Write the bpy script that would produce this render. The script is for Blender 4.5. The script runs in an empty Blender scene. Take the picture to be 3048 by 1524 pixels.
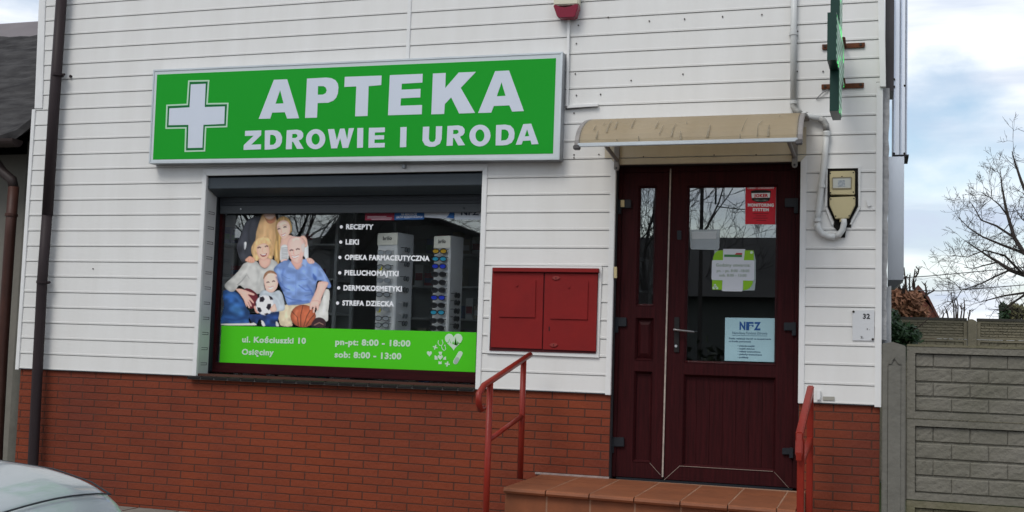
import bpy, bmesh, math, random
import numpy as np
from mathutils import Vector, Matrix
from mathutils.geometry import tessellate_polygon

# ------------------------------------------------------------------ camera, sky, sun, exposure
S = bpy.context.scene
COL = S.collection
CAM = np.array([2.3, -8.35, 1.43])
F = 3400.0
R = np.array([[0.9529344181783573, 0.3015800316171403, 0.031072160865962904],
              [-0.005713802841134468, -0.08460561397437733, 0.9963981345532072],
              [-0.3031226601693913, 0.9496796168254973, 0.07890043268581252]])
cd = bpy.data.cameras.new("camera"); cam = bpy.data.objects.new("camera", cd); COL.objects.link(cam)
m = Matrix.Identity(4)
for i in range(3):
    m[i][0] = R[0][i]; m[i][1] = R[1][i]; m[i][2] = -R[2][i]; m[i][3] = CAM[i]
cam.matrix_world = m
cd.sensor_width = 36.0; cd.lens = 36.0 * F / 3048.0; cd.clip_end = 2000; cd.clip_start = 0.05
S.camera = cam
SUN_EL, SUN_AZ = math.radians(52), math.radians(200)      # azimuth measured from +y towards +x
W = bpy.data.worlds.new("World"); S.world = W; W.use_nodes = True
nt = W.node_tree; nt.nodes.clear(); N = nt.nodes; L = nt.links
out = N.new("ShaderNodeOutputWorld"); bg = N.new("ShaderNodeBackground"); L.new(bg.outputs[0], out.inputs[0])
bg.inputs[1].default_value = 0.115
sky = N.new("ShaderNodeTexSky"); sky.sky_type = 'NISHITA'; sky.sun_disc = False
sky.sun_elevation = SUN_EL; sky.sun_rotation = SUN_AZ; sky.air_density = 1.0; sky.dust_density = 1.5
tc = N.new("ShaderNodeTexCoord"); mp = N.new("ShaderNodeMapping")
mp.inputs['Scale'].default_value = (1.0, 1.0, 2.6); mp.inputs['Location'].default_value = (5.732, 0.27, 4.857)
L.new(tc.outputs['Generated'], mp.inputs[0])
n1 = N.new("ShaderNodeTexNoise"); n1.inputs['Scale'].default_value = 3.4; n1.inputs['Detail'].default_value = 7; n1.inputs['Roughness'].default_value = 0.52
n1.inputs['Distortion'].default_value = 0.25
L.new(mp.outputs[0], n1.inputs['Vector'])
cr = N.new("ShaderNodeValToRGB"); cr.color_ramp.elements[0].position = 0.36; cr.color_ramp.elements[1].position = 0.52
L.new(n1.outputs['Fac'], cr.inputs[0])
n2 = N.new("ShaderNodeTexNoise"); n2.inputs['Scale'].default_value = 4.0; n2.inputs['Detail'].default_value = 5
mp2 = N.new("ShaderNodeMapping"); mp2.inputs['Scale'].default_value = (1.0, 1.0, 7.0); mp2.inputs['Location'].default_value = (0.14, 4.515, 4.1)
L.new(tc.outputs['Generated'], mp2.inputs[0]); L.new(mp2.outputs[0], n2.inputs['Vector'])
cc = N.new("ShaderNodeValToRGB")
cc.color_ramp.elements[0].position = 0.38; cc.color_ramp.elements[0].color = (5.2, 5.9, 7.2, 1)
cc.color_ramp.elements[1].position = 0.58; cc.color_ramp.elements[1].color = (9.0, 9.3, 9.6, 1)
L.new(n2.outputs['Fac'], cc.inputs[0])
skyb = N.new("ShaderNodeMix"); skyb.data_type = 'RGBA'; skyb.blend_type = 'MULTIPLY'; skyb.inputs[0].default_value = 1.0
L.new(sky.outputs[0], skyb.inputs[6]); skyb.inputs[7].default_value = (1.5, 1.42, 1.3, 1)
mx = N.new("ShaderNodeMix"); mx.data_type = 'RGBA'
L.new(cr.outputs[0], mx.inputs[0]); L.new(skyb.outputs[2], mx.inputs[6]); L.new(cc.outputs[0], mx.inputs[7])
L.new(mx.outputs[2], bg.inputs[0])
sd = bpy.data.lights.new("sun", 'SUN'); sd.energy = 1.5; sd.angle = math.radians(25); sd.color = (1.0, 0.96, 0.9)
sun = bpy.data.objects.new("sun", sd); COL.objects.link(sun)
sv = Vector((math.sin(SUN_AZ) * math.cos(SUN_EL), math.cos(SUN_AZ) * math.cos(SUN_EL), math.sin(SUN_EL)))
sun.rotation_euler = sv.to_track_quat('Z', 'Y').to_euler(); sun.location = sv * 50
S.view_settings.view_transform = 'Standard'; S.view_settings.look = 'None'
S.view_settings.exposure = 0.11; S.view_settings.gamma = 1.0
S.render.engine = 'CYCLES'
S.cycles.transparent_max_bounces = 16; S.cycles.max_bounces = 8

# ------------------------------------------------------------------ measuring the place: a pixel of the photograph met with a real plane
def ray(px, py): return R.T @ np.array([(px - 1524) / F, -(py - 762) / F, 1.0])
def at(px, py, y=0.0):
    d = ray(px, py); t = (y - CAM[1]) / d[1]; return Vector(CAM + t * d)
def atx(px, py, x):
    d = ray(px, py); t = (x - CAM[0]) / d[0]; return Vector(CAM + t * d)
def Z8(s, ox, oy): return lambda x, y: (ox + x * s, oy + y * s)
s3 = 762 / 1932.0
r1, r2, r3, r4 = Z8(s3, 0, 0), Z8(s3, 762, 0), Z8(s3, 1524, 0), Z8(s3, 2286, 0)

# ------------------------------------------------------------------ materials
def lin(c):
    return tuple(((v / 255) / 12.92 if v / 255 <= 0.04045 else ((v / 255 + 0.055) / 1.055) ** 2.4) for v in c)
MATS = {}
def mat(name, color, rough=0.6, metal=0.0, noise=None, bump=None, spec=0.25, stretch=(1, 1, 1), col2=None, vcol=False, island=0.0, coat=0.0):
    """procedural material: base colour broken up by noise towards col2, optional bump and per-piece variation"""
    if name in MATS: return MATS[name]
    M = bpy.data.materials.new(name); M.use_nodes = True; MATS[name] = M
    t = M.node_tree; b = t.nodes['Principled BSDF']
    b.inputs['Roughness'].default_value = rough; b.inputs['Metallic'].default_value = metal
    b.inputs['Specular IOR Level'].default_value = spec
    if coat: b.inputs['Coat Weight'].default_value = coat; b.inputs['Coat Roughness'].default_value = 0.06
    b.inputs['Base Color'].default_value = (*color, 1)
    co = t.nodes.new("ShaderNodeTexCoord"); mpn = t.nodes.new("ShaderNodeMapping"); mpn.inputs['Scale'].default_value = stretch
    t.links.new(co.outputs['Object'], mpn.inputs[0])
    last = None
    if vcol:
        a = t.nodes.new("ShaderNodeVertexColor"); a.layer_name = 'paint'; last = a.outputs[0]
        t.links.new(last, b.inputs['Base Color'])
    if noise:
        sc, amt = noise
        nn = t.nodes.new("ShaderNodeTexNoise"); nn.inputs['Scale'].default_value = sc; nn.inputs['Detail'].default_value = 6; nn.inputs['Roughness'].default_value = 0.6
        t.links.new(mpn.outputs[0], nn.inputs['Vector'])
        rp = t.nodes.new("ShaderNodeMapRange"); rp.inputs[1].default_value = 0.35; rp.inputs[2].default_value = 0.7
        t.links.new(nn.outputs['Fac'], rp.inputs[0])
        mm = t.nodes.new("ShaderNodeMath"); mm.operation = 'MULTIPLY'; mm.inputs[1].default_value = amt
        t.links.new(rp.outputs[0], mm.inputs[0])
        mi = t.nodes.new("ShaderNodeMix"); mi.data_type = 'RGBA'
        t.links.new(mm.outputs[0], mi.inputs[0])
        if last: t.links.new(last, mi.inputs[6])
        else: mi.inputs[6].default_value = (*color, 1)
        mi.inputs[7].default_value = (*(col2 or tuple(c * 0.45 for c in color)), 1)
        last = mi.outputs[2]; t.links.new(last, b.inputs['Base Color'])
    if island:
        g = t.nodes.new("ShaderNodeNewGeometry"); hs = t.nodes.new("ShaderNodeHueSaturation")
        mr = t.nodes.new("ShaderNodeMapRange"); mr.inputs[3].default_value = 1 - island; mr.inputs[4].default_value = 1 + island
        t.links.new(g.outputs['Random Per Island'], mr.inputs[0]); t.links.new(mr.outputs[0], hs.inputs['Value'])
        if last: t.links.new(last, hs.inputs['Color'])
        else: hs.inputs['Color'].default_value = (*color, 1)
        t.links.new(hs.outputs[0], b.inputs['Base Color'])
    if bump:
        sc, st = bump
        nb = t.nodes.new("ShaderNodeTexNoise"); nb.inputs['Scale'].default_value = sc; nb.inputs['Detail'].default_value = 5
        t.links.new(mpn.outputs[0], nb.inputs['Vector'])
        bp = t.nodes.new("ShaderNodeBump"); bp.inputs['Strength'].default_value = st; bp.inputs['Distance'].default_value = 0.02
        t.links.new(nb.outputs['Fac'], bp.inputs['Height']); t.links.new(bp.outputs[0], b.inputs['Normal'])
    return M
def glass(name, tint=(0.75, 0.8, 0.8), base=0.2, rough=0.0):
    """coated window pane: part mirror, part see-through"""
    M = bpy.data.materials.new(name); M.use_nodes = True; t = M.node_tree; t.nodes.clear()
    o = t.nodes.new("ShaderNodeOutputMaterial"); mixs = t.nodes.new("ShaderNodeMixShader")
    tr = t.nodes.new("ShaderNodeBsdfTransparent"); tr.inputs[0].default_value = (*tint, 1)
    gl = t.nodes.new("ShaderNodeBsdfGlossy"); gl.inputs['Roughness'].default_value = rough; gl.inputs[0].default_value = (0.9, 0.95, 1.0, 1)
    fr = t.nodes.new("ShaderNodeFresnel"); ge = t.nodes.new("ShaderNodeNewGeometry"); io = t.nodes.new("ShaderNodeMath"); io.operation = 'MULTIPLY_ADD'
    io.inputs[1].default_value = 1 / 1.5 - 1.5; io.inputs[2].default_value = 1.5      # same air-to-glass index on both faces of the pane
    t.links.new(ge.outputs['Backfacing'], io.inputs[0]); t.links.new(io.outputs[0], fr.inputs[0])
    ad = t.nodes.new("ShaderNodeMath"); ad.operation = 'ADD'; ad.use_clamp = True; ad.inputs[1].default_value = base
    t.links.new(fr.outputs[0], ad.inputs[0]); t.links.new(ad.outputs[0], mixs.inputs[0])
    t.links.new(tr.outputs[0], mixs.inputs[1]); t.links.new(gl.outputs[0], mixs.inputs[2]); t.links.new(mixs.outputs[0], o.inputs[0])
    MATS[name] = M
    return M

PVC = mat('white_pvc', (0.72, 0.72, 0.705), 0.5, noise=(1.6, 0.40), stretch=(3.0, 1, 0.45), col2=(0.60, 0.59, 0.56), bump=(2, 0.06))
TRIM = mat('white_trim', (0.74, 0.745, 0.74), 0.4, noise=(4, 0.25), col2=(0.52, 0.52, 0.50))
PVCY = mat('stained_trim', (0.60, 0.55, 0.44), 0.5, noise=(3, 0.5), stretch=(3, 1, 0.6), col2=(0.47, 0.42, 0.33))
SHADOWGAP = mat('dark_backing', (0.05, 0.05, 0.055), 0.9)
BRICK = mat('clinker_brick', (0.215, 0.046, 0.019), 0.6, noise=(0.9, 0.85), stretch=(1, 1, 0.8), col2=(0.125, 0.031, 0.020), island=0.07, bump=(45, 0.25), spec=0.15)
JOINT = mat('brick_joint', (0.085, 0.037, 0.026), 0.95, noise=(6, 0.4))
BLACKM = mat('anthracite_metal', (0.018, 0.021, 0.026), 0.45)
SLATEM = mat('slate_grey_metal', (0.055, 0.068, 0.08), 0.4, noise=(8, 0.2))
MAHO = mat('mahogany_foil', (0.042, 0.0075, 0.009), 0.5, noise=(9, 0.75), stretch=(7, 1, 0.35), spec=0.08, col2=(0.015, 0.0045, 0.005), bump=(30, 0.05))
MAHOH = mat('mahogany_foil_rail', (0.042, 0.0075, 0.009), 0.5, noise=(9, 0.75), stretch=(0.35, 1, 7), spec=0.08, col2=(0.015, 0.0045, 0.005))
SEAM = mat('pale_seam', (0.30, 0.24, 0.2), 0.7)
GLASS = glass('window_pane', (0.98, 0.99, 0.99), 0.07); GLASSD = glass('door_pane', (0.8, 0.83, 0.83), 0.15)
BROWNP = mat('dark_brown_pipe', (0.030, 0.022, 0.024), 0.5, noise=(5, 0.4), stretch=(1, 1, 0.3), col2=(0.038, 0.030, 0.031), spec=0.12)
RUSTP = mat('red_brown_pipe', (0.06, 0.024, 0.017), 0.5, noise=(6, 0.5))
REDCAB = mat('red_gas_cabinet', (0.22, 0.015, 0.0145), 0.5, noise=(5, 0.4), col2=(0.13, 0.012, 0.013), spec=0.15, bump=(25, 0.06))
REDRAIL = mat('red_rail_paint', (0.23, 0.020, 0.011), 0.35, noise=(7, 0.3), col2=(0.16, 0.02, 0.014), bump=(30, 0.08))
TERRA = mat('terracotta_tile', (0.235, 0.083, 0.038), 0.5, noise=(5, 0.7), col2=(0.145, 0.055, 0.028), bump=(30, 0.08), island=0.07)
GROUT = mat('tile_grout', (0.32, 0.185, 0.12), 0.9, noise=(10, 0.4))
ALU = mat('brushed_aluminium', (0.60, 0.64, 0.66), 0.35, 0.55, noise=(3, 0.3))
ALUD = mat('dull_aluminium', (0.36, 0.38, 0.40), 0.45, 0.4, noise=(6, 0.4))
SIGNBORDER = mat('opal_acrylic', (0.56, 0.62, 0.64), 0.25)
SIGNG = mat('green_acrylic', (0.013, 0.315, 0.024), 0.35, noise=(0.9, 0.25), spec=0.08, col2=(0.018, 0.35, 0.036))
SIGNGD = mat('deep_green_acrylic', (0.008, 0.15, 0.035), 0.35, spec=0.1)
SIGNW = mat('white_acrylic', (0.60, 0.65, 0.74), 0.2, noise=(2.5, 0.3), col2=(0.53, 0.60, 0.68))
SIGNPALE = mat('pale_green_acrylic', (0.45, 0.66, 0.50), 0.25)
VINYLW = mat('white_vinyl', (0.86, 0.88, 0.90), 0.4)
BANNER = mat('lime_green_vinyl', (0.075, 0.56, 0.016), 0.4, spec=0.1, noise=(1.2, 0.25), col2=(0.085, 0.58, 0.035))
VINYLP = mat('pale_vinyl', (0.56, 0.72, 0.56), 0.4)
VINYLPG = mat('grey_vinyl', (0.38, 0.47, 0.41), 0.4)
ROOFT = mat('tar_paper', (0.030, 0.029, 0.030), 0.95, noise=(3.5, 0.85), stretch=(1, 2, 2), col2=(0.075, 0.073, 0.073), bump=(5, 0.9), spec=0.05)
CONC = mat('concrete', (0.185, 0.175, 0.15), 0.95, noise=(1.7, 0.8), col2=(0.115, 0.112, 0.085), bump=(35, 0.5), spec=0.1)
CONCM = mat('mossy_concrete', (0.165, 0.15, 0.105), 0.95, noise=(6, 0.6), col2=(0.10, 0.10, 0.05), bump=(25, 0.5))
CONC2 = mat('grey_concrete_post', (0.165, 0.16, 0.14), 0.92, noise=(7, 0.5), col2=(0.11, 0.108, 0.094), bump=(18, 0.4))
PAVE = mat('pavement_concrete', (0.20, 0.185, 0.16), 0.9, noise=(4, 0.5), bump=(30, 0.3))
ASPH = mat('asphalt', (0.05, 0.05, 0.052), 0.9, noise=(20, 0.4), bump=(80, 0.4))
GRASS = mat('yard_grass', (0.05, 0.075, 0.02), 0.9, noise=(3, 0.6), col2=(0.08, 0.07, 0.03))

# ------------------------------------------------------------------ mesh building
ORG = {}
class MB:
    def __init__(s): s.v = []; s.f = []
    def add(s, vs, fs):
        o = len(s.v); s.v += [tuple(map(float, p)) for p in vs]; s.f += [tuple(i + o for i in f) for f in fs]; return s
    def box(s, x0, x1, y0, y1, z0, z1):
        vs = [(x0, y0, z0), (x1, y0, z0), (x1, y1, z0), (x0, y1, z0), (x0, y0, z1), (x1, y0, z1), (x1, y1, z1), (x0, y1, z1)]
        return s.add(vs, [(0, 3, 2, 1), (4, 5, 6, 7), (0, 1, 5, 4), (1, 2, 6, 5), (2, 3, 7, 6), (3, 0, 4, 7)])
    def hexa(s, q, d):
        """quad (4 points) pushed by vector d into a block"""
        q = [Vector(p) for p in q]; d = Vector(d); vs = q + [p + d for p in q]
        return s.add(vs, [(0, 1, 2, 3), (7, 6, 5, 4), (0, 4, 5, 1), (1, 5, 6, 2), (2, 6, 7, 3), (3, 7, 4, 0)])
    def prism(s, loops, yd):
        """polygon with holes (lists of points in a plane) pushed back by yd along y"""
        loops = [[Vector(p) for p in lp] for lp in loops]
        tri = tessellate_polygon([[Vector((p.x, p.z, 0)) for p in lp] for lp in loops])
        flat = [p for lp in loops for p in lp]; n = len(flat); d = Vector((0, yd, 0))
        vs = flat + [p + d for p in flat]; fs = []
        for a, b, c in tri:
            nrm = (flat[b] - flat[a]).cross(flat[c] - flat[a])
            if nrm.y > 0: a, c = c, a
            fs += [(a, b, c), (c + n, b + n, a + n)]
        o = 0
        for lp in loops:
            k = len(lp)
            for i in range(k): j = (i + 1) % k; fs.append((o + i, o + j, o + j + n, o + i + n))
            o += k
        return s.add(vs, fs)
    def tube(s, pts, r, n=10, cap=True):
        pts = [Vector(p) for p in pts]; rs = r if isinstance(r, (list, tuple)) else [r] * len(pts)
        rings = []; up = None
        for i, p in enumerate(pts):
            d = (pts[min(i + 1, len(pts) - 1)] - pts[max(i - 1, 0)])
            d = d.normalized() if d.length > 1e-9 else Vector((0, 0, 1))
            if up is None: up = d.orthogonal().normalized()
            up = (up - d * up.dot(d)); up = up.normalized() if up.length > 1e-6 else d.orthogonal().normalized()
            sd_ = d.cross(up)
            rings.append([p + (up * math.cos(a) + sd_ * math.sin(a)) * rs[i] for a in [2 * math.pi * k / n for k in range(n)]])
        vs = [q for rg in rings for q in rg]; fs = []
        for i in range(len(pts) - 1):
            for k in range(n):
                k2 = (k + 1) % n; fs.append((i * n + k, i * n + k2, (i + 1) * n + k2, (i + 1) * n + k))
        if cap: fs += [tuple(range(n))[::-1], tuple((len(pts) - 1) * n + k for k in range(n))]
        return s.add(vs, fs)
    def disc(s, c, r, y, yd=0.002, n=20, rz=None):
        rz = rz or r
        return s.prism([[(c[0] + r * math.cos(2 * math.pi * k / n), y, c[1] + rz * math.sin(2 * math.pi * k / n)) for k in range(n)]], yd)
    def build(s, name, m, parent=None, bevel=0.0, smooth=False, seg=2, org=None, subsurf=0):
        me = bpy.data.meshes.new(name); o = bpy.data.objects.new(name, me); COL.objects.link(o)
        if parent is not None: base = ORG[parent]
        else:
            a = np.array(s.v); base = Vector(org) if org else Vector(((a[:, 0].min() + a[:, 0].max()) / 2, (a[:, 1].min() + a[:, 1].max()) / 2, a[:, 2].min()))
        ORG[o] = base
        me.from_pydata([tuple(np.array(p) - np.array(base)) for p in s.v], [], s.f)
        bm = bmesh.new(); bm.from_mesh(me); bmesh.ops.recalc_face_normals(bm, faces=bm.faces)
        if bevel:
            es = [e for e in bm.edges if len(e.link_faces) == 2 and e.calc_face_angle(0) > 0.6]
            bmesh.ops.bevel(bm, geom=es, offset=bevel, segments=seg, affect='EDGES', clamp_overlap=True)
        bm.to_mesh(me); bm.free()
        if smooth:
            for p in me.polygons: p.use_smooth = True
        me.materials.append(m)
        if parent is not None: o.parent = parent
        else: o.location = base
        if subsurf:
            md = o.modifiers.new("subdivision", 'SUBSURF'); md.levels = subsurf; md.render_levels = subsurf
        return o
def tag(o, label=None, cat=None, group=None, kind=None):
    if label: o['label'] = label
    if cat: o['category'] = cat
    if group: o['group'] = group
    if kind: o['kind'] = kind
    return o
def thing(name, loc, label, cat, group=None):
    o = bpy.data.objects.new(name, None); COL.objects.link(o); o.location = loc; o.empty_display_size = 0.1
    ORG[o] = Vector(loc); return tag(o, label, cat, group)
def pq(pts, y, f=None): return [at(*(f(*p) if f else p), y) for p in pts]
def smooth_loop(pts, k=6):
    out_ = []; n = len(pts)
    for i in range(n):
        p0, p1, p2, p3 = [np.array(pts[(i + j) % n], float) for j in (-1, 0, 1, 2)]
        for t in np.linspace(0, 1, k, endpoint=False):
            out_.append(tuple(0.5 * (2 * p1 + (p2 - p0) * t + (2 * p0 - 5 * p1 + 4 * p2 - p3) * t * t + (3 * p1 - p0 - 3 * p2 + p3) * t ** 3)))
    return out_
# lettering: built-in font turned into solid letters
def _textmesh(sx, bold):
    cu = bpy.data.curves.new("lettering_curve", 'FONT'); cu.body = sx; cu.size = 1.0; cu.offset = bold; cu.space_character = 1.0 + 2.2 * bold; cu.resolution_u = 3; cu.extrude = 0.0
    ob = bpy.data.objects.new("lettering_curve", cu); COL.objects.link(ob)
    bpy.context.view_layer.update()
    me = bpy.data.meshes.new_from_object(ob.evaluated_get(bpy.context.evaluated_depsgraph_get()))
    vs = [tuple(v.co) for v in me.vertices]; fs = [tuple(p.vertices) for p in me.polygons]
    bpy.data.objects.remove(ob); bpy.data.curves.remove(cu); bpy.data.meshes.remove(me)
    return vs, fs
_h = _textmesh("H", 0.0)[0]; CAPH = max(v[1] for v in _h) - min(v[1] for v in _h)
def text(mb, sx, p0, p1, cap_px, y, bold=0.02, f=None, thick=0.0015):
    """write sx with its baseline from pixel p0 to p1 (of the photograph) on the plane y, capitals cap_px tall"""
    if f: s_ = abs(f(1, 0)[0] - f(0, 0)[0]); p0 = f(*p0); p1 = f(*p1); cap_px *= s_
    a = at(*p0, y); b = at(*p1, y); top = at(p0[0], p0[1] - cap_px, y)
    vs, fs = _textmesh(sx, bold)
    xs = [v[0] for v in vs]; x0, x1 = min(xs), max(xs); zs = (top.z - a.z) / (CAPH + 2 * bold)
    w = b - a; d = Vector((0, thick, 0))
    pts = [a + w * ((v[0] - x0) / (x1 - x0)) + Vector((0, 0, (v[1] + bold) * zs)) for v in vs]
    n = len(pts); mb.add(pts, [tuple(reversed(q)) for q in fs])
    # side walls so that the letters are solid
    cnt = {}
    for q in fs:
        for i in range(len(q)):
            e = (q[i], q[(i + 1) % len(q)]); cnt[tuple(sorted(e))] = cnt.get(tuple(sorted(e)), 0) + 1
    o = len(mb.v); mb.v += [tuple(p + d) for p in pts]
    for e, c in cnt.items():
        if c == 1: mb.f.append((o - n + e[0], o - n + e[1], o + e[1], o + e[0]))
    return mb

# ------------------------------------------------------------------ setting
GZ = -0.02
g = MB().box(-60, 60, -3.2, 0.6, GZ - 0.3, GZ).build('pavement', PAVE, org=(0, 0, GZ)); tag(g, kind='structure')
mbj = MB()
for i in range(-40, 41): mbj.box(i * 0.4 - 0.004, i * 0.4 + 0.004, -3.2, 0.0, GZ - 0.01, GZ + 0.003)
for j in range(8): mbj.box(-16, 16, -3.2 + j * 0.4 - 0.004, -3.2 + j * 0.4 + 0.004, GZ - 0.01, GZ + 0.0035)
tag(mbj.build('pavement_joints', JOINT), kind='structure')
g = MB().box(-300, 300, -300, -3.2, GZ - 0.4, GZ - 0.04).build('road', ASPH, org=(0, -5, GZ)); tag(g, kind='structure')
g = MB().box(-300, 300, 0.6, 300, GZ - 0.4, GZ - 0.02).build('yard_ground', GRASS, org=(0, 5, GZ)); tag(g, kind='structure')

# ------------------------------------------------------------------ pharmacy building
PH = thing('pharmacy_building', (-1.3, 0.0, GZ), 'white plank clad pharmacy with a red brick plinth and a dark mahogany double door', 'building')
XL, XR, ZB, ZT = -4.90, 2.30, 1.105, 6.2
P0, PZ = 1.094, 0.136
OX0, OX1, OZ0, OZ1 = -3.095, -0.626, 1.112, 2.79          # window opening
DX0, DX1, DZ1 = 0.437, 1.786, 2.817                       # door opening
def siding(mb, x0, x1, z0, z1):
    k0 = int(math.floor((z0 - P0) / PZ)) - 1; k1 = int(math.ceil((z1 - P0) / PZ)) + 1
    prof = []
    for k in range(k0, k1):
        a = P0 + k * PZ
        prof += [(0.009, a), (0.009, a + 0.0062), (-0.004, a + 0.0066), (-0.0045, a + 0.021), (-0.0028, a + 0.023), (0.0, a + PZ - 0.001)]
    pr = []
    for i in range(len(prof) - 1):
        (ya, za), (yb, zb) = prof[i], prof[i + 1]
        if zb <= z0 or za >= z1: continue
        if za < z0: t = (z0 - za) / (zb - za); ya += (yb - ya) * t; za = z0
        if zb > z1: t = (z1 - za) / (zb - za); yb = ya + (yb - ya) * t; zb = z1
        pr.append(((ya, za), (yb, zb)))
    for (ya, za), (yb, zb) in pr:
        mb.add([(x0, ya, za), (x1, ya, za), (x1, yb, zb), (x0, yb, zb)], [(0, 1, 2, 3)])
mb = MB(); TW = 0.042
siding(mb, XL, OX0 - TW, ZB, ZT)
siding(mb, OX1 + TW, DX0 - TW, ZB, ZT)
siding(mb, DX1 + TW, XR, ZB, ZT); siding(mb, XR, 2.335, 3.375, ZT)
siding(mb, OX0 - TW, OX1 + TW, OZ1 + 0.055, ZT)
siding(mb, DX0 - TW, DX1 + TW, DZ1 + 0.045, ZT)
wall = mb.build('siding', PVC, PH)
# structural core behind the siding: one wall shell with the two openings
mb = MB(); WB = 0.30
mb.box(XL, OX0 - 0.06, 0.03, WB, 0, ZT); mb.box(OX1 + 0.06, DX0 - 0.002, 0.03, WB, 0, ZT); mb.box(DX1 + 0.002, XR + 0.03, 0.03, WB, 0, ZT)
mb.box(OX0 - 0.06, OX1 + 0.06, 0.03, WB, 0, OZ0 - 0.03); mb.box(OX0 - 0.06, OX1 + 0.06, 0.03, WB, OZ1 + 0.01, ZT); mb.box(DX0 - 0.002, DX1 + 0.002, 0.03, WB, DZ1 + 0.002, ZT)
mb.box(DX0 - 0.002, DX1 + 0.002, 0.03, WB, GZ, 0.44)
mb.build('wall_core', SHADOWGAP, PH)
INT = mat('shop_wall_paint', (0.62, 0.64, 0.62), 0.8, noise=(1.5, 0.3))
INTF = mat('shop_floor', (0.16, 0.15, 0.14), 0.4, noise=(3, 0.3))
mb = MB().box(XL, XR - 0.07, 6.0, 6.2, 0, 3.2).box(XL, XL + 0.1, 0.3, 6.0, 0, 6.2).box(XR - 0.07, XR + 0.03, 0.3, 6.2, 0, 6.2).box(XL, XR - 0.07, 0.3, 6.2, 3.2, 3.3)
mb.build('shop_room', INT, PH)
MB().box(XL + 0.1, XR - 0.07, 0.3, 6.0, 0.40, 0.47).build('shop_floor', INTF, PH)
MB().box(XL - 0.05, XR + 0.05, -0.1, 6.3, 6.2, 6.35).build('roof', ROOFT, PH)
# brick plinth
BP, BL = 0.0611, 0.2555; by = 0.016
rng = random.Random(4)
def plinth(x0, x1, z0, z1):
    mbb = MB(); r0 = int((z1 - z0) / BP) + 2
    for r_ in range(r0):
        zt_ = 1.042 - 0.004 + BP - r_ * BP; zb_ = zt_ - BP + 0.008
        za, zc = max(zb_, z0), min(zt_, z1)
        if zc - za < 0.006: continue
        off = 0.111 + (0.0 if r_ % 2 == 1 else BL / 2)
        k = int(math.floor((x0 - off) / BL))
        while off + k * BL < x1:
            xa, xb = off + k * BL + 0.0045, off + (k + 1) * BL - 0.0045; k += 1
            xa, xb = max(xa, x0), min(xb, x1)
            if xb - xa < 0.012: continue
            yy = by + rng.uniform(-0.0012, 0.0012)
            mbb.box(xa, xb, yy, by + 0.02, za, zc)
    return mbb
for xa_, xb_ in ((XL + 0.005, DX0 - 0.006), (DX1 + 0.006, XR + 0.035)):
    plinth(xa_, xb_, GZ, ZB - 0.008).build('brick_plinth', BRICK, PH, bevel=0.0015, seg=1)
    MB().box(xa_ - 0.001, xb_ + 0.001, by + 0.0022, 0.029, GZ, ZB + 0.02).build('brick_mortar', JOINT, PH)
for xa_, xb_ in ((XL, OX0 - 0.002), (OX1 + 0.03, DX0 - 0.002), (DX1 + 0.002, XR)): MB().box(xa_, xb_, -0.004, 0.0285, ZB - 0.008, ZB + 0.003).build('shadow_strip', SHADOWGAP, PH)  # near-black strip, paints in the shadow line at the foot of the siding
# trims
def trim(name, mbx, m=TRIM, bev=0.003): return mbx.build(name, m, PH, bevel=bev)
yf = -0.011
trim('corner_trim', MB().box(-4.935, -4.895, yf, 0.03, 1.09, 3.42))
trim('corner_trim', MB().hexa(pq([(102, 323), (124, 323), (134, 0), (118, -40)], yf)[0:1] + [at(126, 323, yf), at(136, -40, yf), at(117, -40, yf)], (0, 0.04, 0)))
trim('corner_trim', MB().box(2.30, 2.345, yf, 0.03, 1.09, 3.37))
trim('corner_trim', MB().hexa([at(2619, 258, -0.03), at(2637, 258, -0.03), at(2633, -30, -0.03), at(2612, -30, -0.03)], (0, 0.05, 0)))
trim('window_surround', MB().hexa([(OX0 - TW, yf, OZ0 - 0.01), (OX0, yf, OZ0 - 0.01), (OX0, yf, OZ1), (OX0 - TW, yf, OZ1 + 0.055)], (0, 0.03, 0)))
trim('window_surround', MB().hexa([(OX1, yf, OZ0 - 0.02), (OX1 + TW, yf, OZ0 - 0.02), (OX1 + TW, yf, OZ1 + 0.055), (OX1, yf, OZ1)], (0, 0.03, 0)))
trim('window_surround', MB().hexa([(OX0, yf, OZ1), (OX1, yf, OZ1), (OX1 + TW, yf, OZ1 + 0.055), (OX0 - TW, yf, OZ1 + 0.055)], (0, 0.03, 0)))
trim('door_surround', MB().hexa([(DX0 - TW, yf, ZB - 0.012), (DX0, yf, ZB - 0.012), (DX0, yf, DZ1), (DX0 - TW, yf, DZ1 + 0.045)], (0, 0.03, 0)))
trim('door_surround', MB().hexa([(DX1, yf, ZB - 0.012), (DX1 + TW, yf, ZB - 0.012), (DX1 + TW, yf, DZ1 + 0.045), (DX1, yf, DZ1)], (0, 0.03, 0)))
trim('door_surround', MB().hexa([(DX0, yf, DZ1), (DX1, yf, DZ1), (DX1 + TW, yf, DZ1 + 0.045), (DX0 - TW, yf, DZ1 + 0.045)], (0, 0.03, 0)), PVCY)
# yellowed board between canopy and door
trim('stained_board', MB().hexa(pq([(1800, 470), (2400, 458), (2400, 378), (1800, 392)], -0.008), (0, 0.004, 0)), PVCY, 0)
a = at(1220, 0, 0); trim('joint_trim', MB().box(a.x - 0.014, a.x + 0.018, -0.012, 0.01, 3.5, ZT))
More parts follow.
